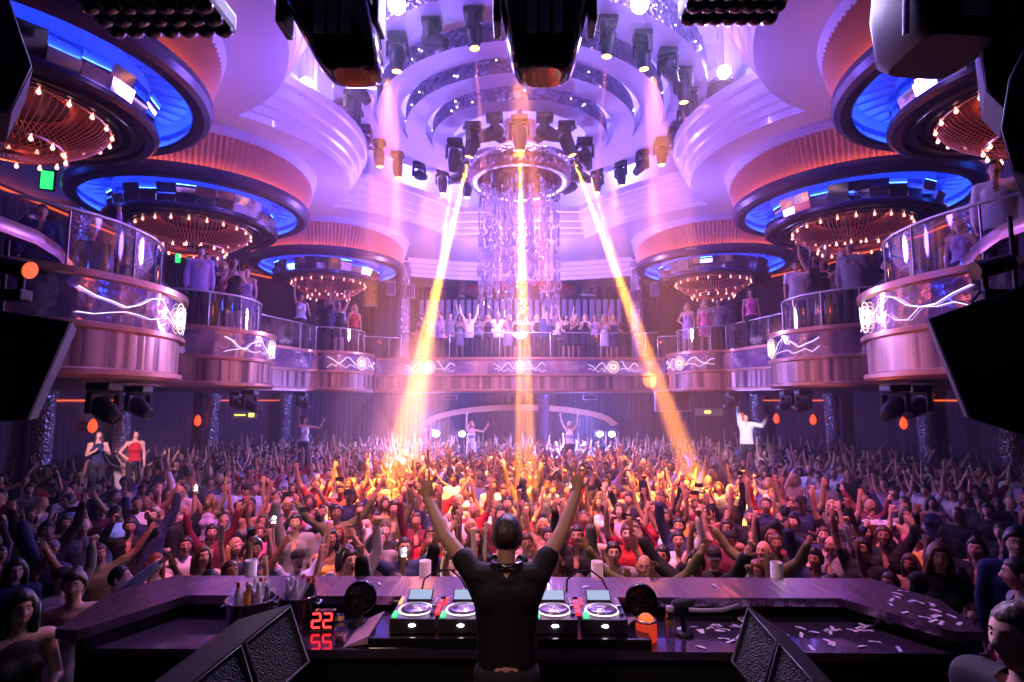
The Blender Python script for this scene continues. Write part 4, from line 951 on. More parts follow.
class Fig:
    """joint layout of one figure, facing -y, feet at z = 0"""
    def __init__(s, arms, fem=False, H=1.76, lean=0., head=(0, 0, 0), legs=None, seat=False):
        s.slv = .5; s.hem = (.80, .178); s.smt = 3; s.pw = .165; s.fem = fem; k = H / 1.76; s.k = k
        sw = .165 if fem else .188; s.sw = sw * k
        def L(x, y, z): return V((x * k, y * k, z * k))
        s.pel = L(0, 0, .95); s.hipz = L(0, 0, .90)
        Mx = rotx(lean)
        def T(p): return s.pel + Mx @ (p - s.pel)
        s.T = T; s.waist = T(L(0, 0, 1.10)); s.chest = T(L(0, 0, 1.28)); s.neck = T(L(0, .012, 1.46)); s.headc = T(L(0, -.008, 1.635)); s.headrot = Euler(head).to_matrix() @ Mx
        s.sh = [T(L(sd * sw, .008, 1.41)) for sd in (-1, 1)]; s.el = []; s.wr = []; s.hd = []; s.up = []
        for i in (0, 1):
            a = arms[i]; u = V(a[0]).normalized(); f = V(a[1]).normalized(); h = V(a[2]).normalized()
            raise_ = max(0, u.z); shp = s.sh[i] + V(((-1, 1)[i] * -.02 * raise_, 0, .035 * raise_)) * k; s.sh[i] = shp
            e = shp + u * .285 * k; w = e + f * .255 * k; s.el.append(e); s.wr.append(w); s.hd.append((h, V(a[3]) if len(a) > 3 else V((0, -1, 0)), a[4] if len(a) > 4 else 'open'))
        s.hip = [L(sd * .09, 0, .91) for sd in (-1, 1)]
        lg = legs or [((0, 0), (0, 0)), ((0, 0), (0, 0))]
        s.kn = [L((-1, 1)[i] * .105 + lg[i][0][0], -.02 + lg[i][0][1], .50) for i in (0, 1)]; s.an = [L((-1, 1)[i] * .115 + lg[i][1][0], .02 + lg[i][1][1], .08) for i in (0, 1)]
    def torso(s, b, g, top=True, low=.86):
        k = s.k; T = s.T; f = s.fem
        def E(x, y, z, rx, ry, rz): b.ell(T(V((x, y, z)) * k), ((rx + g) * k, (ry + g) * k, (rz + g) * k), 16, 12)
        E(0, .005, .95, s.pw if not f else .17, .112, .12); E(0, .0, 1.08, .148 if not f else .125, .104 if not f else .09, .15); E(0, 0, 1.25, .166 if not f else .145, .112 if not f else .1, .17)
        E(0, .012, 1.36, .165 if not f else .14, .095, .085)
        if f:
            for sd in (-1, 1): E(sd * .066, -.075, 1.26, .062, .062, .062)
        else:
            for sd in (-1, 1): E(sd * .075, -.06, 1.31, .075, .05, .06)
        if top:
            for i in (0, 1): b.capsule(s.T(V((0, .014, 1.415)) * k), s.sh[i], (.068 + g) * k, (.062 + g) * k, 10)
            b.capsule(s.T(V((0, .02, 1.42)) * k), s.neck, (.075 + g) * k, (.058 + g * .6) * k, 12)
    def barrel(s, b, g):
        k = s.k; T = s.T; hz, hr = s.hem; q = len(b.v)
        b.lathe([(0, hz), (hr + g, hz), (hr + g, hz + .05), (max(.149, hr - .012) + g, 1.0), (.153 + g, 1.12), (.165 + g, 1.24), (.172 + g, 1.32), (.160 + g, 1.39), (.10 + g, 1.43), (0, 1.44)], 28, ry=.67)
        for j in range(q, len(b.v)): b.v[j] = tuple(T(V(b.v[j]) * k)) if b.v[j][2] > .9 else tuple(V(b.v[j]) * k)
        for sd in (-1, 1):
            b.ell(T(V((sd * .075, -.055, 1.31)) * k), ((.075 + g) * k, (.05 + g) * k, (.06 + g) * k)); b.ell(T(V((sd * .08, .06, 1.33)) * k), ((.08 + g) * k, (.05 + g) * k, (.09 + g) * k))
        for i in (0, 1): b.capsule(T(V((0, .014, 1.415)) * k), s.sh[i], (.068 + g) * k, (.062 + g) * k, 10); b.capsule(T(V(((-1, 1)[i] * .10, .01, 1.30)) * k), s.sh[i], (.075 + g) * k, (.058 + g) * k, 10)
        b.capsule(T(V((0, .02, 1.42)) * k), s.neck, (.075 + g) * k, (.058 + g * .6) * k, 12)
    def arm(s, b, i, g, frac=1.):
        """frac: 0..1 upper arm, 1..2 adds forearm"""
        k = s.k; th = .9 if s.fem else 1.05; sh, e, w = s.sh[i], s.el[i], s.wr[i]
        if frac < 1: b.capsule(sh, sh + (e - sh) * frac, (.054 * th + g) * k, (.049 * th + g) * k)
        else:
            b.capsule(sh, e, (.054 * th + g) * k, (.040 * th + g) * k); m = e + (w - e) * .3
            f = frac - 1
            if f > .01: b.capsule(e, m, (.039 * th + g) * k, (.040 * th + g) * k); b.capsule(m, e + (w - e) * f, (.040 * th + g) * k, (.040 * th * (1 - f) + .028 * th * f + g) * k)
    def hand(s, b, i):
        k = s.k; h, pn, kind = s.hd[i]; w = s.wr[i]; pn = (pn - h * pn.dot(h)).normalized(); sd = h.cross(pn).normalized()
        th = sd if (-1, 1)[i] * 1 > 0 else -sd
        Mx = Matrix((sd, pn, h)).transposed(); c = w + h * .052 * k
        b.ell(c, (.041 * k, .017 * k, .052 * k), 12, 8, Mx); b.capsule(w, w + h * .03 * k, .027 * k, .026 * k)
        curl = {'open': .12, 'relax': .55, 'fist': 1.5, 'grip': 1.15, 'point': 1.5, 'spread': .06}[kind]; spr = {'open': .13, 'spread': .24, 'relax': .06}.get(kind, .02)
        lens = (.070, .078, .073, .057); R1 = .0088 if not s.fem else .0078
        for q in range(4):
            o = (1.5 - q) * .0205; a = (1.5 - q) * spr; cu = .05 if kind == 'point' and q == 0 else curl * (1 + .12 * q)
            st = c + th * o * k + h * (.043 - .004 * abs(q - 1.2)) * k; d = (h * math.cos(a) + th * math.sin(a)).normalized(); pos = st; ang = 0
            for sgi, fl in ((0, .42), (1, .33), (2, .25)):
                ang += cu * (.55, .75, .5)[sgi]; dd = d * math.cos(ang) + pn * math.sin(ang); nx = pos + dd * lens[q] * fl * k; b.capsule(pos, nx, (R1 - .0006 * sgi) * k, (R1 - .0006 * (sgi + 1)) * k, 8); pos = nx
        base = w + h * .024 * k + th * .026 * k; ta = .75 if kind in ('open', 'spread', 'relax') else .35
        d1 = (h * math.cos(ta) + th * math.sin(ta) + pn * (.15 if kind in ('open', 'spread') else .6)).normalized(); m = base + d1 * .042 * k; d2 = (d1 + h * .45 + (pn * .5 if kind not in ('open', 'spread') else V((0, 0, 0)))).normalized()
        b.capsule(base, m, .0125 * k, .0105 * k, 8); b.capsule(m, m + d2 * .034 * k, .0103 * k, .0085 * k, 8)
    def legs(s, b, g, frac=2.):
        k = s.k; b.ell(s.pel - V((0, 0, .03 * k)), ((s.pw + g) * k, (.115 + g) * k, (.12 + g) * k), 14, 10)
        for i in (0, 1):
            b.capsule(s.hip[i], s.kn[i], (.086 + g) * k, (.056 + g) * k)
            if frac > 1: b.capsule(s.kn[i], s.an[i], (.054 + g) * k, (.040 + g) * k)
    def feet(s, b, g=0.):
        for i in (0, 1): a = s.an[i]; b.capsule(a, V((a.x, a.y, .05)), .042 + g, .045 + g); b.capsule(V((a.x, a.y + .02, .045)), V((a.x * 1.12, a.y - .14, .036)), .043 + g, .036 + g)
    def body(s, voxel, mouth=0., hres=(30, 24)):
        b = MB(); s.torso(b, 0); 
        for i in (0, 1): s.arm(b, i, 0, 2.); s.hand(b, i)
        s.legs(b, 0); s.feet(b); hc = s.headc; b.capsule(s.neck - V((0, 0, .05)) * s.k, hc + s.headrot @ V((0, .02, -.06)) * s.k, .057 * s.k, .05 * s.k)
        co_, fs = remesh(b, voxel); o = MB(); o.add(co_, fs, 0)
        h = head_mb(s.fem, mouth, *hres); h.xf(Matrix.Translation(hc) @ (s.headrot.to_4x4()) @ Matrix.Scale(s.k, 4))
        for f, m, sm in zip(h.f, h.m, h.sm): pass
        bs = len(o.v); o.v += h.v; o.f += [tuple(bs + i for i in f) for f in h.f]; o.m += h.m; o.sm += h.sm
        return o
    SK = property(lambda s: [M['skin'], M['eye'], M['iris'], M['lip'], M['mouth'], M['teeth']])
    def headM(s): return Matrix.Translation(s.headc) @ s.headrot.to_4x4() @ Matrix.Scale(s.k, 4)
    def top(s, kind, voxel):
        b = MB(); k = s.k
        if kind in ('tee', 'shirt', 'jacket', 'blouse'):
            g = {'tee': .013, 'shirt': .015, 'jacket': .028, 'blouse': .013}[kind]; s.torso(b, g) if s.fem else s.barrel(b, g)
            fr = {'tee': s.slv, 'shirt': 1.92, 'jacket': 1.9, 'blouse': .4}[kind]
            for i in (0, 1): s.arm(b, i, g * 1.05, fr)
            hz_, hr_ = s.hem; (b if s.fem else MB()).lathe([(0, hz_), (hr_ + g, hz_), (hr_ + g, hz_ + .03), (hr_ - .004 + g, .95), (.15 + g, 1.08), (0, 1.08)], 20, ry=.70); q = len(b.v) - 6 * 20
            for j in range(q if s.fem else len(b.v), len(b.v)): b.v[j] = tuple(s.T(V(b.v[j]) * k)) if b.v[j][2] > .9 else tuple(V(b.v[j]) * k)
        elif kind == 'tank':
            s.torso(b, .012, False)
            for i in (0, 1): b.capsule(s.T(V(((-1, 1)[i] * .085, -.055, 1.33)) * k), s.T(V(((-1, 1)[i] * .085, .02, 1.455)) * k), .026 * k, .026 * k); b.capsule(s.T(V(((-1, 1)[i] * .085, .02, 1.455)) * k), s.T(V(((-1, 1)[i] * .085, .085, 1.34)) * k), .026 * k, .026 * k)
        elif kind == 'dress':
            s.torso(b, .012, False); b.lathe([(0, .52), (.215, .52), (.20, .62), (.185, .82), (.165, .95), (.13, 1.08), (0, 1.08)], 22, ry=.72); q = len(b.v) - 7 * 22
            for j in range(q, len(b.v)): b.v[j] = tuple(V(b.v[j]) * k)
        co_, fs = remesh(b, voxel, s.smt); o = MB()
        if kind in ('tee', 'shirt', 'jacket'):  # neckline: leave the throat open
            nk = s.neck; ok = [not ((V(p) - nk).length < .060 * k + (.02 if kind == 'jacket' else 0) or (kind != 'tee' and abs(p[0] - nk.x) < .028 and p[1] < nk.y - .02 and p[2] > nk.z - .16 * k)) for p in co_]
            fs = [f for f in fs if all(ok[i] for i in f)]
        if kind in ('tank', 'dress'):
            zt = s.T(V((0, 0, 1.335)) * k).z; ok = [not (p[2] > zt and abs(p[0]) > .125 * k and kind == 'tank') and not (kind == 'dress' and p[2] > zt) for p in co_]; fs = [f for f in fs if all(ok[i] for i in f)]
        o.add(co_, fs, 0); return o
    def trousers(s, voxel):
        b = MB(); s.legs(b, .012); 
        for i in (0, 1): b.capsule(s.kn[i], V((s.an[i].x, s.an[i].y, .09)), .068 * s.k, .06 * s.k); a = s.an[i]; b.capsule(V((a.x, a.y + .02, .05)), V((a.x * 1.12, a.y - .15, .042)), .05, .043)
        co_, fs = remesh(b, voxel, 2); o = MB(); o.add(co_, fs, 0); return o
UPL, UPR = 0, 1
F_ = (0, -1, 0)
def A(u, f, h=None, pn=F_, kind='open'): return (u, f, h or f, pn, kind)
# arm poses (person faces -y; index 0 is the side at -x)
POSES = {
 'both arms raised high': ([A((-.45, -.1, .85), (-.15, -.15, 1), (-.15, -.1, 1), F_, 'spread'), A((.45, -.1, .85), (.1, -.15, 1), (.2, -.1, 1), F_, 'spread')], .8),
 'both arms up in a wide V': ([A((-.8, -.15, .55), (-.5, -.2, .85), (-.4, 0, 1), F_, 'open'), A((.75, -.15, .6), (.45, -.25, .85), (.5, 0, 1), F_, 'open')], .5),
 'one arm raised, open palm': ([A((-.25, -.25, .9), (.0, -.3, .95), (0, -.1, 1), F_, 'spread'), A((.25, -.1, -.95), (.0, -.75, -.2), (0, -.9, .1), (-1, 0, 0), 'relax')], .6),
 'one fist pumped overhead': ([A((-.2, .1, -1), (.1, -.8, -.3), (.1, -.9, 0), (1, 0, 0), 'relax'), A((.4, -.1, .9), (-.15, -.2, 1), (0, -.1, 1), F_, 'fist')], 1.),
 'one hand pointing forward and up': ([A((-.15, -.6, .6), (.05, -.75, .65), (.05, -.75, .65), (0, -.3, -1), 'point'), A((.2, .1, -1), (.05, -.5, -.8), (0, -.5, -.8), (-1, 0, 0), 'relax')], .4),
 'clapping hands at chest height': ([A((-.25, -.35, -.85), (.55, -.75, .45), (.35, -.75, .6), (1, 0, 0), 'open'), A((.25, -.35, -.85), (-.55, -.75, .45), (-.35, -.75, .6), (-1, 0, 0), 'open')], .3),
 'arms hanging relaxed': ([A((-.2, .05, -1), (-.02, -.25, -1), (0, -.2, -1), (1, 0, 0), 'relax'), A((.2, .05, -1), (.02, -.25, -1), (0, -.2, -1), (-1, 0, 0), 'relax')], .0),
 'holding up a phone in both hands': ([A((-.35, -.65, .35), (.35, -.35, .9), (.2, -.1, 1), (.8, -.5, 0), 'grip'), A((.35, -.65, .35), (-.35, -.35, .9), (-.2, -.1, 1), (-.8, -.5, 0), 'grip')], .0),
 'filming with a phone in one raised hand': ([A((-.2, .1, -1), (.25, -.8, -.1), (.3, -.8, .1), (1, 0, 0), 'relax'), A((.3, -.45, .75), (-.05, -.25, 1), (0, -.1, 1), F_, 'grip')], .4),
 'hands cupped around the mouth': ([A((-.3, -.45, -.6), (.25, -.35, .95), (.25, -.1, 1), (.8, .3, 0), 'relax'), A((.3, -.45, -.6), (-.25, -.35, .95), (-.25, -.1, 1), (-.8, .3, 0), 'relax')], 1.),
 'one hand on hip': ([A((-.55, .2, -.8), (.65, -.35, -.6), (.5, -.3, -.6), (0, -1, 0), 'relax'), A((.18, .05, -1), (.02, -.3, -1), (0, -.2, -1), (-1, 0, 0), 'relax')], .0),
 'holding a drink at chest height': ([A((-.2, .05, -1), (.05, -.35, -1), (0, -.2, -1), (1, 0, 0), 'relax'), A((.2, -.1, -1), (-.2, -.9, .35), (-.1, -.8, .3), (-1, 0, 0), 'grip')], .0),
}
PROTO = {}
_hm = {}
def hairmesh(st):
    if st not in _hm: _hm[st] = (cap_mb() if st == 'cap' else hair_mb(st)).mesh('hair_' + st, [M['cloth'] if st == 'cap' else M['hair']])
    return _hm[st]
_tr = {}
def proto(pose, fem, top):
    key = (pose, fem, top)
    if key in PROTO: return PROTO[key]
    arms, mouth = POSES[pose]; f = Fig(arms, fem, 1.70 if fem else 1.78, head=(R(-6) if mouth else R(4), 0, 0))
    bk = (pose, fem)
    if bk not in PROTO: PROTO[bk] = f.body(.0135, mouth).mesh('body', f.SK)
    if fem not in _tr: _tr[fem] = f.trousers(.022).mesh('trousers', [M['pants']])
    PROTO[key] = (f, PROTO[bk], f.top(top, .02).mesh(top, [M['cloth']]), None if top == 'dress' else _tr[fem]); return PROTO[key]
SKINS = [(.62, .38, .28), (.55, .32, .22), (.42, .23, .15), (.68, .44, .34), (.30, .16, .10), (.5, .28, .19)]
HAIRC = {'black': (.012, .01, .01), 'brown': (.06, .032, .018), 'blonde': (.48, .32, .14), 'auburn': (.16, .05, .02)}
COLS = {'black': (.012, .012, .016), 'white': (.72, .70, .72), 'grey': (.22, .21, .23), 'navy': (.02, .03, .10), 'red': (.50, .02, .03), 'pink': (.75, .18, .35), 'pale blue': (.35, .45, .75), 'olive': (.12, .13, .05), 'burgundy': (.18, .015, .04), 'gold': (.65, .38, .06), 'lilac': (.5, .36, .7), 'teal': (.03, .28, .30), 'orange': (.8, .25, .03), 'purple': (.2, .04, .35)}
TOPN = {'tee': 't-shirt', 'shirt': 'long-sleeved shirt', 'jacket': 'jacket', 'blouse': 'blouse', 'tank': 'sleeveless top', 'dress': 'short dress'}
NPERS = [0]
def person(loc, rz, pose, fem, top, colr, hairst, hairc, skin, label, group, scale=1., name='person'):
    f, bm_, tm_, tr_ = proto(pose, fem, top)
    t = thing(name, label, 'person', loc, rz, group); t.scale = (scale,) * 3; NPERS[0] += 1
    o = obj('body', bm_, t); o.color = (*skin, 1)
    o = obj(top if top not in ('tank', 'tee') else ('sleeveless_top' if top == 'tank' else 'shirt'), tm_, t); o.color = (*COLS[colr], 1)
    if tr_: o = obj('trousers', tr_, t)
    if hairst != 'bald':
        h = obj('cap' if hairst == 'cap' else 'hair', hairmesh(hairst), t); h.matrix_local = f.headM(); h.color = (*(HAIRC[hairc] if hairst != 'cap' else COLS['black']), 1)
        if hairst == 'cap': h2 = obj('hair', hairmesh('crop'), t); h2.matrix_local = f.headM(); h2.color = (*HAIRC[hairc], 1)
    return t, f
def world_hand(t, f, i, ext=.085):
    Mx = Matrix.Translation(t.location) @ Matrix.Rotation(t.rotation_euler.z, 4, 'Z') @ Matrix.Scale(t.scale[0], 4); return Mx @ (f.wr[i] + f.hd[i][0] * ext)
# ---- phones
PB = MB(); PB.rbox((0, 0, 0), (.075, .009, .150), .004); PBm = PB.mesh('phone_body', [M['blackgloss']])
PS = MB(); PS.box((0, .0052, 0), (.066, .001, .138)); M['phonescr'] = emis('phone_screen', (.75, .8, 1.), 2.2); PSm = PS.mesh('phone_screen', [M['phonescr']])
PF = MB(); PF.ell((.018, -.006, .05), (.008, .003, .008), 10, 6); M['flash'] = emis('phone_flash', (1., .97, .85), 900); PFm = PF.mesh('phone_flash', [M['flash']])
NPH = [0]
def phone(p, rz, label, flash=False, land=False):
    t = thing('phone', label, 'phone', p, rz, 'phones held up in the crowd'); t.rotation_euler = (R(8), R(90) if land else 0, rz); obj('case', PBm, t); obj('screen', PSm, t)
    if flash:
        obj('flash', PFm, t); q = Matrix.Rotation(rz, 3, 'Z') @ V((.02, -.05, .05)); L = point(V(p) + q, 9, (1, .95, .8), .012)
    return t
# ---- the crowd
def px_of(p):
    d = V(p) - V((0, 0, CZ)); c, s = math.cos(YAW), math.sin(YAW); x = c * d.x + s * d.y; y = -s * d.x + c * d.y
    fy = y * math.cos(PITCH) + d.z * math.sin(PITCH); fz = -y * math.sin(PITCH) + d.z * math.cos(PITCH)
    return 512 + F_PX * x / fy, 341 - F_PX * fz / fy
LAND = [(70, 'the dark guest booth on the bucket side'), (150, 'the bucket-end corner of the counter'), (215, 'the sloping end beside the ice buckets'), (275, 'the ice buckets'), (335, 'the red clock'), (385, 'the fan by the red clock'), (430, 'the first media player'), (475, "the DJ's bucket-side elbow"), (520, "the DJ's head"), (565, "the DJ's jar-side arm"), (605, 'the last media player'), (650, 'the orange candle jar'), (700, 'the grey hose'), (760, 'the confetti-side monitor'), (825, 'the confetti'), (890, 'the confetti-end corner'), (950, 'the guest platform past the confetti'), (1100, 'the far guest platform edge')]
used = set()
def crowd_label(x, y, row, pose, top, colr, hairst, hairc):
    px, _ = px_of((x, y, 1.6)); lm = next((n for lim, n in LAND if px < lim), LAND[-1][1])
    base = 'person in %s %s, %s' % (colr, TOPN[top], pose); place = '%s row, beyond %s' % (ORD[row], lm)
    sh = pose.split(',')[0]
    for cand in ('%s %s, %s, %s' % (colr, TOPN[top], sh, place), '%s %s, %s hair, %s' % (colr, TOPN[top], ('no' if hairst == 'bald' else hairc), place), '%s %s, %s %s, %s' % (colr, TOPN[top], hairc, hairst, place)):
        cand = 'person, ' + cand
        if cand not in used and len(cand.split()) <= 16: used.add(cand); return cand
    k = 1
    while True:
        cand = '%s person in %s, %s' % (ORD[k], colr, place); k += 1
        if cand not in used: used.add(cand); return cand
rng = random.Random(77)
spots = []
taken = [(-5.36, 9.6), (-3.1, 7.4), (-1.2, 6.0), (.87, 9.5), (6.1, 9.3), (-3.95, 5.75), (-1.72, 20.3), (1.75, 20.3), (-6.75, 17.9), (7.15, 18.3), (-9.7, 14.4), (-10.35, 14.0)]
def free(x, y, d=.5): return all((x - a) ** 2 + (y - b_) ** 2 > d * d for a, b_ in taken)
MP = [('both arms raised high', 5), ('both arms up in a wide V', 3), ('one arm raised, open palm', 5), ('one fist pumped overhead', 4), ('one hand pointing forward and up', 3), ('clapping hands at chest height', 3), ('arms hanging relaxed', 4), ('holding up a phone in both hands', 2), ('filming with a phone in one raised hand', 2), ('hands cupped around the mouth', 1)]
FP = [('both arms raised high', 4), ('one arm raised, open palm', 4), ('clapping hands at chest height', 3), ('arms hanging relaxed', 3), ('holding up a phone in both hands', 1), ('one hand on hip', 1), ('holding a drink at chest height', 1)]
def pick(r, lst): return r.choices([a for a, _ in lst], [w for _, w in lst])[0]
ROW0, DROW = 5.35, .69
crowd_far = []
NIND = 212
for row in range(30):
    y0 = ROW0 + row * DROW; half = min(.93 * y0, 12.0)
    if y0 > 24: break
    xs = []; x = -half + rng.uniform(0, .4)
    while x < half:
        xs.append(x); x += rng.uniform(.54, .66) if y0 < 15 else rng.uniform(.50, .60)
    for x in xs:
        y = y0 + rng.uniform(-.11, .11)
        if abs(x) > 2.95 and y < 5.75 and abs(x) < 5.9: continue      # guest platforms
        
        if abs(x) > 4.6 and rng.random() < .2: continue
        if not free(x, y, .55) or any(math.hypot(x - a, y - b_) < .9 for a, b_ in taken[6:]): continue
        if any(math.hypot(x - a, y - b_) < .75 for a, b_ in ((12.6, 15), (12.6, 18), (11.6, 21.5), (10, 24.3), (-12.6, 15), (-12.6, 18), (-11.6, 21.5), (-10, 24.3))): continue
        if abs(x) > 12.2 or (y > 17.5 and abs(x) > 12.3 - (y - 17.5) * .42): continue
        if abs(x - 1.0) < .45 and abs(y - 23) < .5: continue
        if min(abs(y - 22.0), 9) < .6 and abs(abs(x) - 3.4) < .5: continue
        if len(spots) < NIND: spots.append((x, y, row))
        else: crowd_far.append((x, y))
PHONES = []
for x, y, row in spots:
    fem = rng.random() < .40; pose = pick(rng, FP if fem else MP)
    if y < 5.6 and 'arm' in pose and abs(x + .07) < .5: pose = 'clapping hands at chest height'
    if abs(x) > 4.5 and rng.random() < .5: pose = rng.choice(['arms hanging relaxed', 'clapping hands at chest height'])
    top = rng.choice(['tank', 'dress', 'blouse', 'tank']) if fem else rng.choice(['tee', 'tee', 'shirt', 'jacket', 'shirt'])
    colr = rng.choice(['black', 'black', 'white', 'grey', 'navy', 'red', 'pink', 'burgundy', 'gold', 'lilac', 'teal'] if fem else ['black', 'black', 'black', 'white', 'grey', 'navy', 'navy', 'pale blue', 'olive', 'burgundy', 'red'])
    if top == 'jacket': colr = rng.choice(['black', 'navy', 'grey'])
    hst = rng.choice(['long', 'long', 'wavy', 'bob', 'bun']) if fem else rng.choice(['short', 'short', 'crop', 'quiff', 'cap', 'bald', 'crop', 'short', 'quiff', 'short'])
    hc = rng.choice(['black', 'brown', 'brown', 'blonde', 'auburn'] if fem else ['black', 'black', 'brown'])
    rz = math.atan2(x, y - 3.2) * -1 + rng.uniform(-.25, .25)
    if abs(x) > 5 and rng.random() < .4: rz += rng.choice([-1.2, 1.2, .8, -.8])
    s = rng.uniform(.94, 1.05)
    t, f = person((x, y, 0), rz, pose, fem, top, colr, hst, hc, rng.choice(SKINS), crowd_label(x, y, row, pose, top, colr, hst, hc), 'dance floor crowd', s)
    lab = t['label'].replace('person, ', '')
    if 'phone' in pose:
        both = 'both' in pose
        p = (world_hand(t, f, 0, .11) + world_hand(t, f, 1, .11)) / 2 if both else world_hand(t, f, 1, .11)
        px, py = px_of((x, y, 1.6)); lm = next((n for lim, n in LAND if px < lim), LAND[-1][1])
        L = '%s phone held up in %s row, beyond %s' % ('sideways' if both else 'upright', ORD[row], lm)
        k = 1
        while L in used: L = '%s, %s one' % (L.split(', beyond')[0] + ', beyond' + L.split(', beyond')[1].split(',')[0], ORD[k]); k += 1
        used.add(L); phone(p, rz, L, False, both)
# far crowd: one mass
def far_mesh():
    arrs = []
    for pose, fem, top in (('both arms raised high', False, 'tee'), ('one arm raised, open palm', True, 'tank'), ('arms hanging relaxed', False, 'shirt'), ('one fist pumped overhead', False, 'tee'), ('clapping hands at chest height', True, 'dress'), ('both arms up in a wide V', True, 'tank')):
        arms, mo = POSES[pose]; f = Fig(arms, fem, 1.74); o = f.body(.026, 0, (12, 10)); tp = f.top(top, .035); hr = hair_mb('bob' if fem else 'short'); hr.xf(f.headM())
        V_ = []; F2 = []; K = []
        for b_, kind in ((o, 0), (tp, 1), (hr, 2)):
            base = len(V_); V_ += [tuple(p) for p in b_.v]; F2 += [tuple(base + i for i in fc) for fc in b_.f]; K += [kind] * len(b_.v)
        if top != 'dress':
            tr = f.trousers(.05); base = len(V_); V_ += [tuple(p) for p in tr.v]; F2 += [tuple(base + i for i in fc) for fc in tr.f]; K += [3] * len(tr.v)
        arrs.append((np.array(V_, 'f'), F2, np.array(K)))
    r2 = random.Random(5); VS = []; FS = []; CO = []; n = 0
    for x, y in crowd_far:
        v, fs, k = arrs[r2.randrange(len(arrs))]; a = -math.atan2(x, y - 3.2) + r2.uniform(-.4, .4); s = r2.uniform(.93, 1.06); c, sn = math.cos(a) * s, math.sin(a) * s
        w = np.stack([v[:, 0] * c - v[:, 1] * sn + x, v[:, 0] * sn + v[:, 1] * c + y, v[:, 2] * s], 1); VS.append(w)
        pal = np.array([r2.choice(SKINS), COLS[r2.choice(['black', 'black', 'white', 'grey', 'navy', 'red', 'lilac', 'burgundy', 'pale blue'])], HAIRC[r2.choice(['black', 'brown', 'brown', 'blonde'])], (.02, .02, .03)], 'f'); CO.append(pal[k])
        FS += [tuple(n + i for i in f) for f in fs]; n += len(v)
    me = bpy.data.meshes.new('crowd'); me.from_pydata(np.concatenate(VS).tolist(), [], FS)
    at_ = me.color_attributes.new('tint', 'FLOAT_COLOR', 'POINT'); cc = np.concatenate(CO); at_.data.foreach_set('color', np.concatenate([cc, np.ones((len(cc), 1), 'f')], 1).ravel())
    me.polygons.foreach_set('use_smooth', [True] * len(me.polygons)); m, nt, bs = mk('crowd_surface'); an = nt.nodes.new('ShaderNodeAttribute'); an.attribute_name = 'tint'; nt.links.new(an.outputs['Color'], bs.inputs['Base Color']); bs.inputs['Roughness'].default_value = .6
    me.materials.append(m); return me
tag(obj('crowd', far_mesh()), 'dense far crowd filling the back of the dance floor', 'crowd', None, 'stuff')
# ================================================================== DJ
dj_arms = [A((-.13, -.10, .19), (-.09, -.12, .18), (-.05, -.06, 1), F_, 'spread'), A((.19, -.10, .19), (.12, -.12, .19), (.06, -.05, 1), F_, 'spread')]
f = Fig(dj_arms, False, 1.765, head=(R(8), 0, R(-4))); f.pw = .138
dj = thing('person', 'person in black v-neck t-shirt with both arms thrown up, back to the camera', 'person', (-.075, 3.30, .99), PI)
o = f.body(.0085, 0, (36, 28)).build('body', f.SK, dj); o.color = (.55, .31, .22, 1)
f.slv = .40; f.hem = (.855, .150); f.smt = 6; b = f.top('tee', .010); nk = f.neck
g_ = [(p[2] - (nk.z - .02 + abs(p[0] - nk.x) * 1.2)) if (p[1] > nk.y and abs(p[0]) < .11) else -1 for p in b.v]; q = [k for k, fc in enumerate(b.f) if not all(g_[i] > 0 for i in fc)]
b.v = [(p[0], p[1], p[2] - (g if 0 < g < .03 else 0)) for p, g in zip(b.v, g_)]
b.f = [b.f[k] for k in q]; b.m = [0] * len(q); b.sm = [True] * len(q); o = b.build('shirt', M['cloth'], dj); o.color = (.010, .009, .012, 1)
f.trousers(.016).build('trousers', M['pants'], dj)
b = MB(); b.lathe([(.158, .825), (.163, .825), (.163, .853), (.158, .853)], 28, ry=.72); b.build('belt', mat('brown_belt', (.30, .12, .07), .4), dj)
h = obj('hair', hair_mb('short').mesh('hair_dj', [M['hair']]), dj); h.matrix_local = f.headM(); h.color = (.035, .018, .012, 1)
hp = MB(); c = f.neck + V((0, 0, .045)); hp.tube([c + V((.082 * math.sin(a), .085 * math.cos(a) - .0, .004 * math.cos(a))) for a in [(-2.2 + 4.4 * k / 20) for k in range(21)]], .012, 8)
h0 = hp.build('headphones', M['blackgloss'], dj)
for s in (-1, 1):
    e = MB(); e.cyl(c + V((s * .07, -.055, -.01)), c + V((s * .10, -.075, -.015)), .036, .034, 16); e.build('ear_cup', M['rubber'], h0)
MB().tube([c + V((.095 * math.sin(a), .098 * math.cos(a), .004)) for a in (-.35, -.15, .05, .25)], .006, 6).build('band_plate', M['steel'], h0)

# ================================================================== BALCONY GUESTS
rng = random.Random(404); path = bal(-.62); path2 = bal(-1.1)
def guest(x, y, rz, fem, pose, top, colr, hst, hc, where, z=ZF + .005, s=1., grp='balcony guests'):
    sh = pose.split(',')[0]
    for L in ('person in %s %s, %s, %s' % (colr, TOPN[top], sh, where), '%s-clothed person, %s' % (colr, where)):
        if len(L.split()) <= 16 and L not in used: break
    used.add(L); return person((x, y, z), rz, pose, fem, top, colr, hst, hc, rng.choice(SKINS), L, grp, s)
BP = [('arms hanging relaxed', 3), ('one arm raised, open palm', 4), ('holding a drink at chest height', 3), ('clapping hands at chest height', 3), ('both arms raised high', 2), ('one fist pumped overhead', 2), ('one hand on hip', 1)]
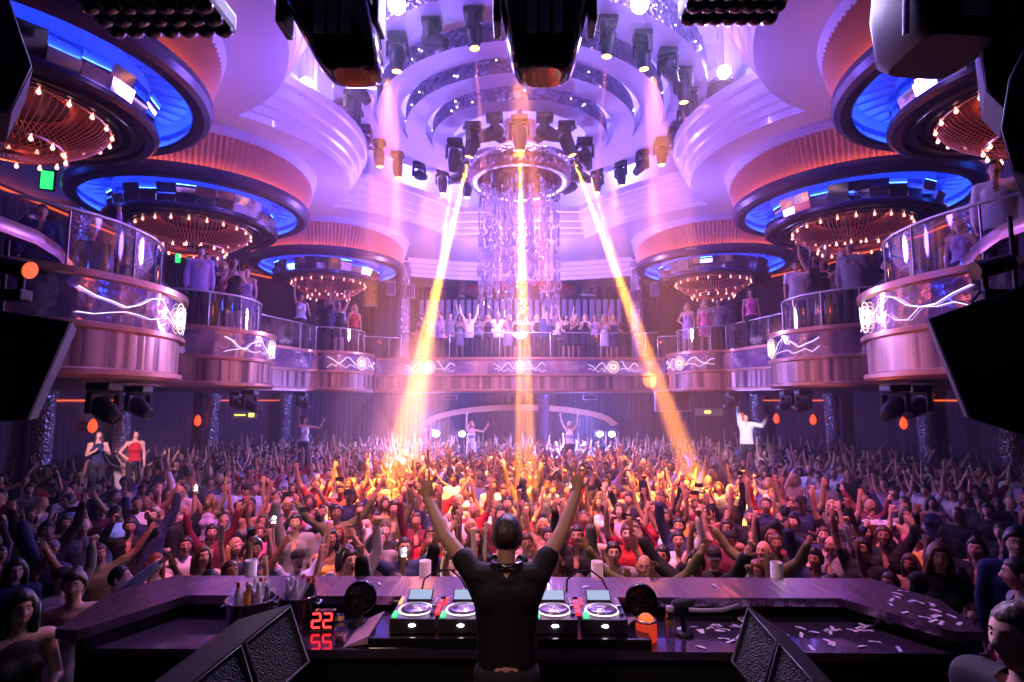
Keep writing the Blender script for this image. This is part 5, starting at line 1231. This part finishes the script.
# straight back run
xs = [-4.05 + k * .36 for k in range(23)]
for k, x in enumerate(xs):
    if abs(abs(x) - 4.45) < .6: continue
    fem = rng.random() < .5; y = 50 - math.sqrt(29.4 ** 2 - x * x) + .32 + rng.uniform(-.06, .10)
    guest(x, y, rng.uniform(-.3, .3), fem, pick(rng, BP), rng.choice(['dress', 'tank', 'dress']) if fem else rng.choice(['tee', 'shirt', 'jacket']), rng.choice(['black', 'black', 'white', 'navy', 'grey', 'lilac']), rng.choice(['long', 'bob', 'wavy']) if fem else rng.choice(['short', 'crop']), rng.choice(['black', 'brown', 'blonde']), '%s along the straight back rail from the green-sign side' % ORD[k])
# bays: (path index, pose, female, top, colour, hair, haircolour, scale)
BAYS = {0: ('first bulge', [((-8.5, 9.5), 'arms hanging relaxed', 0, 'jacket', 'black', 'short', 'black'), ((-8.0, 9.15), 'arms hanging relaxed', 0, 'jacket', 'navy', 'short', 'brown'), ((-8.9, 8.9), 'one hand on hip', 1, 'tank', 'navy', 'bob', 'black'), ((-7.25, 10.35), 'one arm raised, open palm', 0, 'shirt', 'lilac', 'short', 'black'), ((-6.95, 9.75), 'holding a drink at chest height', 1, 'tank', 'black', 'long', 'brown'), ((-8.1, 10.4), 'arms hanging relaxed', 0, 'tee', 'olive', 'crop', 'brown')]),
        1: ('middle bulge', [(46, 'arms hanging relaxed', 0, 'shirt', 'lilac', 'short', 'black'), (49, 'holding a drink at chest height', 0, 'jacket', 'navy', 'crop', 'black'), (53, 'clapping hands at chest height', 1, 'dress', 'black', 'long', 'black'), (57, 'arms hanging relaxed', 1, 'tank', 'pink', 'wavy', 'blonde'), (61, 'one hand on hip', 1, 'dress', 'lilac', 'bun', 'brown'), (66, 'arms hanging relaxed', 0, 'tee', 'black', 'short', 'black')]),
        2: ('far recess and bulge', [(74, 'one arm raised, open palm', 1, 'tank', 'white', 'long', 'brown'), (78, 'one fist pumped overhead', 0, 'tee', 'black', 'short', 'black'), (82, 'both arms raised high', 1, 'dress', 'black', 'long', 'black'), (86, 'holding a drink at chest height', 0, 'shirt', 'pale blue', 'crop', 'brown'), (90, 'arms hanging relaxed', 1, 'tank', 'red', 'wavy', 'blonde'), (96, 'one arm raised, open palm', 0, 'shirt', 'white', 'short', 'black')])}
BAYR = {0: ('first bulge', [((6.5, 7.6), 'arms hanging relaxed', 0, 'shirt', 'white', 'short', 'black'), ((7.2, 7.5), 'holding a drink at chest height', 0, 'tee', 'white', 'crop', 'brown'), ((7.75, 9.9), 'arms hanging relaxed', 1, 'tank', 'lilac', 'long', 'blonde'), ((8.15, 10.6), 'arms hanging relaxed', 1, 'tank', 'black', 'long', 'black'), ((7.35, 10.9), 'one hand on hip', 1, 'dress', 'pink', 'long', 'black'), ((7.7, 11.5), 'clapping hands at chest height', 0, 'jacket', 'black', 'short', 'brown')]),
        1: ('middle bulge', [(45, 'holding a drink at chest height', 0, 'jacket', 'grey', 'bald', 'black'), (48, 'clapping hands at chest height', 0, 'tee', 'black', 'short', 'blonde'), (52, 'both arms raised high', 1, 'tank', 'black', 'long', 'black'), (56, 'one arm raised, open palm', 1, 'tank', 'black', 'bob', 'brown'), (60, 'arms hanging relaxed', 0, 'tee', 'white', 'short', 'brown'), (65, 'one hand on hip', 1, 'dress', 'white', 'wavy', 'blonde')]),
        2: ('far recess and bulge', [(73, 'arms hanging relaxed', 1, 'tank', 'pink', 'long', 'brown'), (77, 'holding a drink at chest height', 0, 'shirt', 'grey', 'crop', 'black'), (81, 'arms hanging relaxed', 1, 'dress', 'pink', 'long', 'blonde'), (85, 'clapping hands at chest height', 1, 'tank', 'black', 'bob', 'black'), (89, 'one hand on hip', 1, 'dress', 'lilac', 'wavy', 'blonde'), (94, 'arms hanging relaxed', 0, 'tee', 'navy', 'short', 'black')])}
for side, B in ((-1, BAYS), (1, BAYR)):
    w = 'green-sign side' if side < 0 else 'confetti side'
    for bk, (bn, lst) in B.items():
        for n_, (ix, pose, fem, top, colr, hst, hc) in enumerate(lst):
            x, y = (path, path2)[n_ % 2][ix] if isinstance(ix, int) else ix; x = x if side < 0 else (-x if isinstance(ix, int) else x)
            rz = math.atan2(-x, -(12 - y)) if False else -math.atan2(x - 0, y - 3) * .8 + rng.uniform(-.4, .4)
            guest(x, y, rz, bool(fem), pose, top, colr, hst, hc, '%s guest on the %s, %s balcony' % (ORD[n_], bn, w))

# ================================================================== GUESTS BESIDE THE BOOTH, DANCERS, STAFF
POSES['looking down at a phone held low'] = ([A((-.2, -.25, -.95), (.35, -.85, .1), (.3, -.8, .25), (1, 0, 0), 'grip'), A((.2, -.25, -.95), (-.35, -.85, .1), (-.3, -.8, .25), (-1, 0, 0), 'relax')], 0)
POSES['one bare arm stretched forward'] = ([A((-.15, -.85, -.35), (-.05, -.95, .02), (-.05, -.95, .05), (0, 0, -1), 'relax'), A((.2, .05, -1), (0, -.3, -1), (0, -.2, -1), (-1, 0, 0), 'relax')], 0)
POSES['carrying a tray at shoulder height'] = ([A((-.35, -.25, -.6), (-.2, -.4, .9), (-.3, .0, .3), (0, 0, 1), 'open'), A((.2, .05, -1), (0, -.3, -1), (0, -.2, -1), (-1, 0, 0), 'relax')], 0)
POSES['dancing with one arm straight up'] = ([A((-.12, -.05, 1), (.05, -.05, 1), (0, 0, 1), F_, 'open'), A((.8, -.1, -.1), (.5, -.3, .8), (.3, -.2, 1), F_, 'relax')], 0)
def sp(x, y, z, rz, fem, pose, top, colr, hst, hc, skin, label, s=1., grp=None): return person((x, y, z), rz, pose, fem, top, colr, hst, hc, skin, label, grp, s)
PZ = .46
t, f = sp(-3.28, 3.85, PZ, .9, True, 'looking down at a phone held low', 'tank', 'black', 'long', 'black', SKINS[1], 'long-haired person in black looking down at a phone beside the counter end')
phone(world_hand(t, f, 0, .10), .9, 'phone held low by the long-haired person beside the counter end')
sp(-3.62, 4.75, PZ - .13, .5, True, 'arms hanging relaxed', 'dress', 'white', 'bun', 'brown', SKINS[3], 'person in a white dress with tied-up hair at the bucket end of the counter')
sp(-3.95, 5.75, 0, 1.9, False, 'one hand pointing forward and up', 'shirt', 'pale blue', 'crop', 'black', SKINS[0], 'person in pale blue shirt reaching forward by the bucket-end counter corner')
sp(-4.2, 4.1, PZ, .9, True, 'arms hanging relaxed', 'tank', 'burgundy', 'wavy', 'black', SKINS[2], 'wavy-haired person in burgundy in the dim booth behind the phone user')
sp(1.71, 2.06, .99, R(-80), False, 'arms hanging relaxed', 'jacket', 'black', 'crop', 'brown', SKINS[0], 'close-up profile of a person in a black jacket beside the confetti-side monitor', .97)
sp(3.28, 3.68, PZ, R(-75), True, 'one bare arm stretched forward', 'tank', 'burgundy', 'bun', 'brown', SKINS[0], 'person in burgundy stretching one bare arm past the confetti corner')
sp(3.70, 4.42, PZ, R(-120), False, 'arms hanging relaxed', 'shirt', 'grey', 'crop', 'black', SKINS[1], 'person in light grey shirt turned away beside the confetti corner')
sp(4.22, 5.05, PZ, R(-35), False, 'arms hanging relaxed', 'shirt', 'navy', 'short', 'black', SKINS[0], 'broad person in navy sweater standing high on the confetti-side platform', 1.05)
sp(3.66, 5.2, PZ, R(-25), True, 'holding a drink at chest height', 'blouse', 'black', 'wavy', 'auburn', SKINS[0], 'auburn wavy-haired person in black holding a drink on the confetti-side platform')
sp(4.75, 4.5, PZ, R(-60), False, 'arms hanging relaxed', 'tee', 'purple', 'crop', 'black', SKINS[2], 'person in purple t-shirt behind the navy sweater on the confetti-side platform')
t, f = sp(6.1, 9.3, .02, R(-30), True, 'carrying a tray at shoulder height', 'dress', 'pink', 'long', 'black', SKINS[0], 'server in a bright pink dress carrying a white tray through the crowd')
h = world_hand(t, f, 0, .06); o = thing('serving_tray', 'round white serving tray held up by the server in pink', 'tray', (h.x, h.y, h.z + .035)); MB().lathe([(0, 0), (.2, 0), (.24, .02), (.23, .025), (.19, .008), (0, .008)], 28).build('tray_dish', M['white'], o); MB().lathe([(0, .01), (.03, .01), (.034, .1), (.03, .1)], 12, (.05, .03, 0)).build('tray_glass', M['glass'], o)
def podium(x, y, h, label):
    t = thing('dance_podium', label, 'podium', (x, y, 0)); MB().lathe([(0, h), (.42, h), (.45, h - .03), (.45, h - .08), (.4, h - .1), (.4, 0), (0, 0)], 28).build('drum', M['blackgloss'], t); MB().lathe([(.452, h - .075), (.455, h - .055), (.452, h - .035)], 28).build('light_rim', M['led'], t)
for x, y, h, fem, pose, top, colr, hst, hc, rz, lab in [(-1.72, 20.3, .95, True, 'dancing with one arm straight up', 'dress', 'white', 'long', 'blonde', .2, 'white-clad podium dancer next to the yellow beam, one arm straight up'), (1.75, 20.3, .95, True, 'both arms raised high', 'tank', 'white', 'long', 'blonde', -.2, 'white-clad podium dancer beside the back pillar, both arms up'),
    (-6.75, 17.9, 1.2, True, 'dancing with one arm straight up', 'tank', 'white', 'long', 'black', .4, 'slim podium dancer in white near the yellow sign, arm straight up'), (7.15, 18.3, 1.2, False, 'dancing with one arm straight up', 'jacket', 'white', 'short', 'brown', -.4, 'costumed podium dancer in a white jacket beyond the orange crowd'),
    (-9.7, 14.4, .95, True, 'one hand on hip', 'tank', 'red', 'wavy', 'black', .7, 'person in a red top standing above the crowd by the green-sign wall'), (-10.35, 14.0, .95, True, 'clapping hands at chest height', 'tank', 'navy', 'long', 'black', .8, 'person in navy standing above the crowd next to the red top')]:
    podium(x, y, h, 'round black podium under the ' + lab.split(',')[0].replace('person', 'one').replace(' standing above the crowd', ''))
    sp(x, y, h + .005, rz, fem, pose, top, colr, hst, hc, SKINS[3], lab)
# holders of the phones whose lights dazzle
for (px, py, Y), lab in zip([(195, 490, 9.4), (273, 522, 7.2), (403, 555, 5.85), (571, 487, 9.3)], ['far on the bucket side', 'beyond the ice buckets', 'beyond the fan and first player', "by the DJ's raised jar-side hand"]):
    tgt = at(px, py, Y); fm = proto('filming with a phone in one raised hand', False, 'tee')[0]; rz = -math.atan2(tgt.x, tgt.y - 3.2); off = Matrix.Rotation(rz, 3, 'Z') @ (fm.wr[1] + fm.hd[1][0] * .11); s = tgt.z / off.z
    s = max(.9, min(1.06, s)); person((tgt.x - off.x * s, tgt.y - off.y * s, 0), rz, 'filming with a phone in one raised hand', False, 'tee', 'black', 'short', 'black', SKINS[0], 'person in black raising a dazzling phone light, ' + lab, 'dance floor crowd', s)
    phone((tgt.x, tgt.y, off.z * s), rz, 'phone with dazzling white light, ' + lab, True)
for k, px in enumerate((258, 428, 594, 766)):
    x = (px - 520) / F_PX * 5.0; t = thing('confetti_cannon', 'white upright tube behind the counter, ' + ['next to the ice buckets', 'beyond the first media player', "beyond the DJ on the jar side", 'beyond the confetti-side monitor'][k], 'confetti cannon', (x, 5.0, 0), 0, 'white tubes behind the counter')
    MB().lathe([(0, 0), (.09, 0), (.09, .03), (.05, .05), (.045, .06)], 16).build('foot_plate', M['black'], t); MB().lathe([(.05, .05), (.05, 2.04), (.044, 2.04), (.04, 1.9), (0, 1.9)], 16).build('tube', mat('white_tube', (.8, .78, .85), .35), t)

# copper stair rails by the near bulges, gold party prop
for s_, pts in ((1, [(944, 290, 7.2), (962, 275, 6.9), (978, 255, 6.5), (1000, 240, 6.1), (1050, 222, 5.6)]), (-1, [(84, 292, 7.2), (72, 276, 6.9), (58, 258, 6.5), (36, 244, 6.1), (-14, 226, 5.6)])):
    P = [at(*q) for q in pts]; b = MB(); b.sheet([[p + V((0, 0, .0)) for p in P], [p + V((0, .0, .16)) for p in P], [p + V((s_ * .12, .06, .17)) for p in P], [p + V((s_ * .12, .06, .0)) for p in P], [p for p in P]])
    tag(b.build('stair_handrail', M['copper']), 'broad rose gold stair rail curving up from the first bulge, ' + ('green-sign side' if s_ < 0 else 'confetti side'), 'handrail')
p = at(238, 300, 13.3); t = thing('party_sign', 'glowing gold bottle-shaped party sign held up over the middle bulge guests', 'sign', p, .3)
b = MB(); b.tube([(.10 * math.sin(a) * (1 if math.cos(a) < .3 else .6), 0, .24 * math.cos(a)) for a in [k * PI / 12 for k in range(24)]], .028, 8, closed=True); b.build('gold_outline', emis('gold_glow', (1., .5, .1), 1.6), t); MB().ell((0, 0, -.03), (.06, .03, .14), 12, 8).build('gold_core', mat('gold_foil', (.8, .5, .15), .25, 1.), t); MB().cyl((0, 0, -.24), (0, 0, -.75), .015, n=8).build('handle', M['steel'], t)
# ================================================================== LIGHT AND HAZE
VI = (.20, .11, 1.); LV = (.40, .24, 1.); WHV = (.42, .29, 1.); PK = (1., .20, .38)
point((0, 14.1, 12.3), 1700, WHV, .6)
for x, y in ((-4.6, 8.5), (4.6, 8.5), (-5.2, 13.5), (5.2, 13.5), (-3.2, 18), (3.2, 18)): point((x, y, 11.2), 620, WHV, .3)
for x, y, p in ((-2.6, 9.2, 330), (2.6, 9.2, 190), (-3.6, 14, 270), (3.6, 14, 190), (0, 17.6, 520)): point((x, y, 7.9), p, VI, .4)
point((0, 18.2, 6.2), 1300, (.62, .34, 1.), .4)
for x in (-3.4, 2.2): point((x, 21.2, 2.5), 1500, (.26, .24, 1.), .15)
# wash spots on the crowd from above, added without fixtures
for x, y, tx, ty, p, c in ((-2.5, 6.6, -3, 9.5, 4200, PK), (2.5, 6.6, 3, 9.5, 4200, PK), (0, 6.4, 0, 8, 4000, (1., .3, .42)), (-5.5, 6.6, -7.5, 10, 1200, (.85, .18, .5)), (5.5, 6.6, 7.5, 10, 1500, (.85, .18, .5))):
    q = V((x, y, 8.4)); spot(q, V((tx, ty, 1.4)) - q, p, 62, c, .8, .25)
# amber spots that pool on the middle of the crowd
for x, y, tx, ty, p in ((-2.4, 9.8, -2.8, 12.2, 70000), (0, 9.2, .2, 11.0, 44000), (2.4, 9.8, 3.4, 11.8, 62000), (0, 16.8, .0, 16.0, 40000), (-2.6, 15.2, -2.6, 15.9, 30000), (2.6, 15.2, 2.8, 15.9, 30000)):
    q = V((x, y, 9.3)); spot(q, V((tx, ty, 1.5)) - q, p, 26, (1., .27, .02), .7, .08)
q = V((-2.2, .6, 6.2)); spot(q, V((-.1, 3.5, 2.6)) - q, 300, 34, (1., .62, .5), .6, .15)
q = V((2.6, .8, 6.0)); spot(q, V((.1, 3.5, 2.6)) - q, 160, 34, (.9, .45, .6), .6, .15)
q = V((0, 7.5, 7.6)); spot(q, V((0, 4.2, 2.0)) - q, 700, 75, (1., .42, .5), .7, .2)
q = V((-8.6, 11.0, 3.4)); spot(q, V((-9.9, 14.2, 2.2)) - q, 900, 30, (1., .5, .7), .6, .1)
q = V((6.3, 15.6, 3.4)); spot(q, V((7.15, 18.3, 2.4)) - q, 700, 26, (.9, .7, 1.), .6, .1)
for x in (-10.6, 10.6):
    for y in (10, 15.5): point((x, y, 7.9), 80, (.03, .10, 1.), .2)
for p_ in POINTS: point(p_, 22, (1., .16, .08), .12)
w = bpy.data.worlds.new('night'); sc.world = w; w.use_nodes = True; nt = w.node_tree
nt.nodes['Background'].inputs['Color'].default_value = (.02, .01, .04, 1); nt.nodes['Background'].inputs['Strength'].default_value = .15
hz = MB(); hz.box((0, 16.4, 6.6), (25.6, 21.0, 13.1)); hm = bpy.data.materials.new('haze'); hm.use_nodes = True; nt = hm.node_tree; nt.nodes.clear()
vo = nt.nodes.new('ShaderNodeOutputMaterial'); vs = nt.nodes.new('ShaderNodeVolumeScatter'); vs.inputs['Density'].default_value = .0076; vs.inputs['Anisotropy'].default_value = .25; vs.inputs['Color'].default_value = (.92, .88, 1, 1)
nt.links.new(vs.outputs[0], vo.inputs['Volume']); hm.cycles.homogeneous_volume = True
tag(hz.build('haze', hm), 'thin club haze filling the hall above the crowd', 'haze', None, 'stuff')
pl = MB()
for c, r in (((-3.35, 16.6, 2.2), (1.5, 1.4, 1.7)), ((-3.0, 16.4, 3.9), (1.1, 1.0, 1.6)), ((-4.3, 16.9, 3.0), (1.2, 1.1, 1.5)), ((-3.6, 16.6, 5.0), (.8, .8, 1.5))): pl.ell(c, r, 20, 14)
sm = bpy.data.materials.new('smoke_plume'); sm.use_nodes = True; nt = sm.node_tree; nt.nodes.clear(); vo = nt.nodes.new('ShaderNodeOutputMaterial'); vs = nt.nodes.new('ShaderNodeVolumeScatter'); vs.inputs['Density'].default_value = .07; nt.links.new(vs.outputs[0], vo.inputs['Volume']); sm.cycles.homogeneous_volume = True
tag(pl.build('smoke_plume', sm), 'pink and amber smoke plume rising over the crowd at the foot of the yellow beam', 'smoke', None, 'stuff')
q = V((-1.9, 13.2, 9.2)); spot(q, V((-3.3, 16.5, 3.2)) - q, 34000, 17, (1., .26, .36), .8, .1)
q = V((-1.7, 13.6, 9.2)); spot(q, V((-3.15, 16.3, 2.2)) - q, 70000, 6.5, (1., .34, .03), .8, .1)
cy = sc.cycles
cy.max_bounces = 5; cy.diffuse_bounces = 2; cy.glossy_bounces = 3; cy.transmission_bounces = 2; cy.volume_bounces = 0; cy.transparent_max_bounces = 10
cy.caustics_reflective = False; cy.caustics_refractive = False; cy.sample_clamp_indirect = 6; cy.use_denoising = True; cy.use_light_tree = True
vsx = sc.view_settings
sc.display_settings.display_device = 'sRGB'
vsx.view_transform = 'Standard'; vsx.look = 'None'; vsx.gamma = 1; vsx.use_curve_mapping = False; vsx.exposure = 0.0
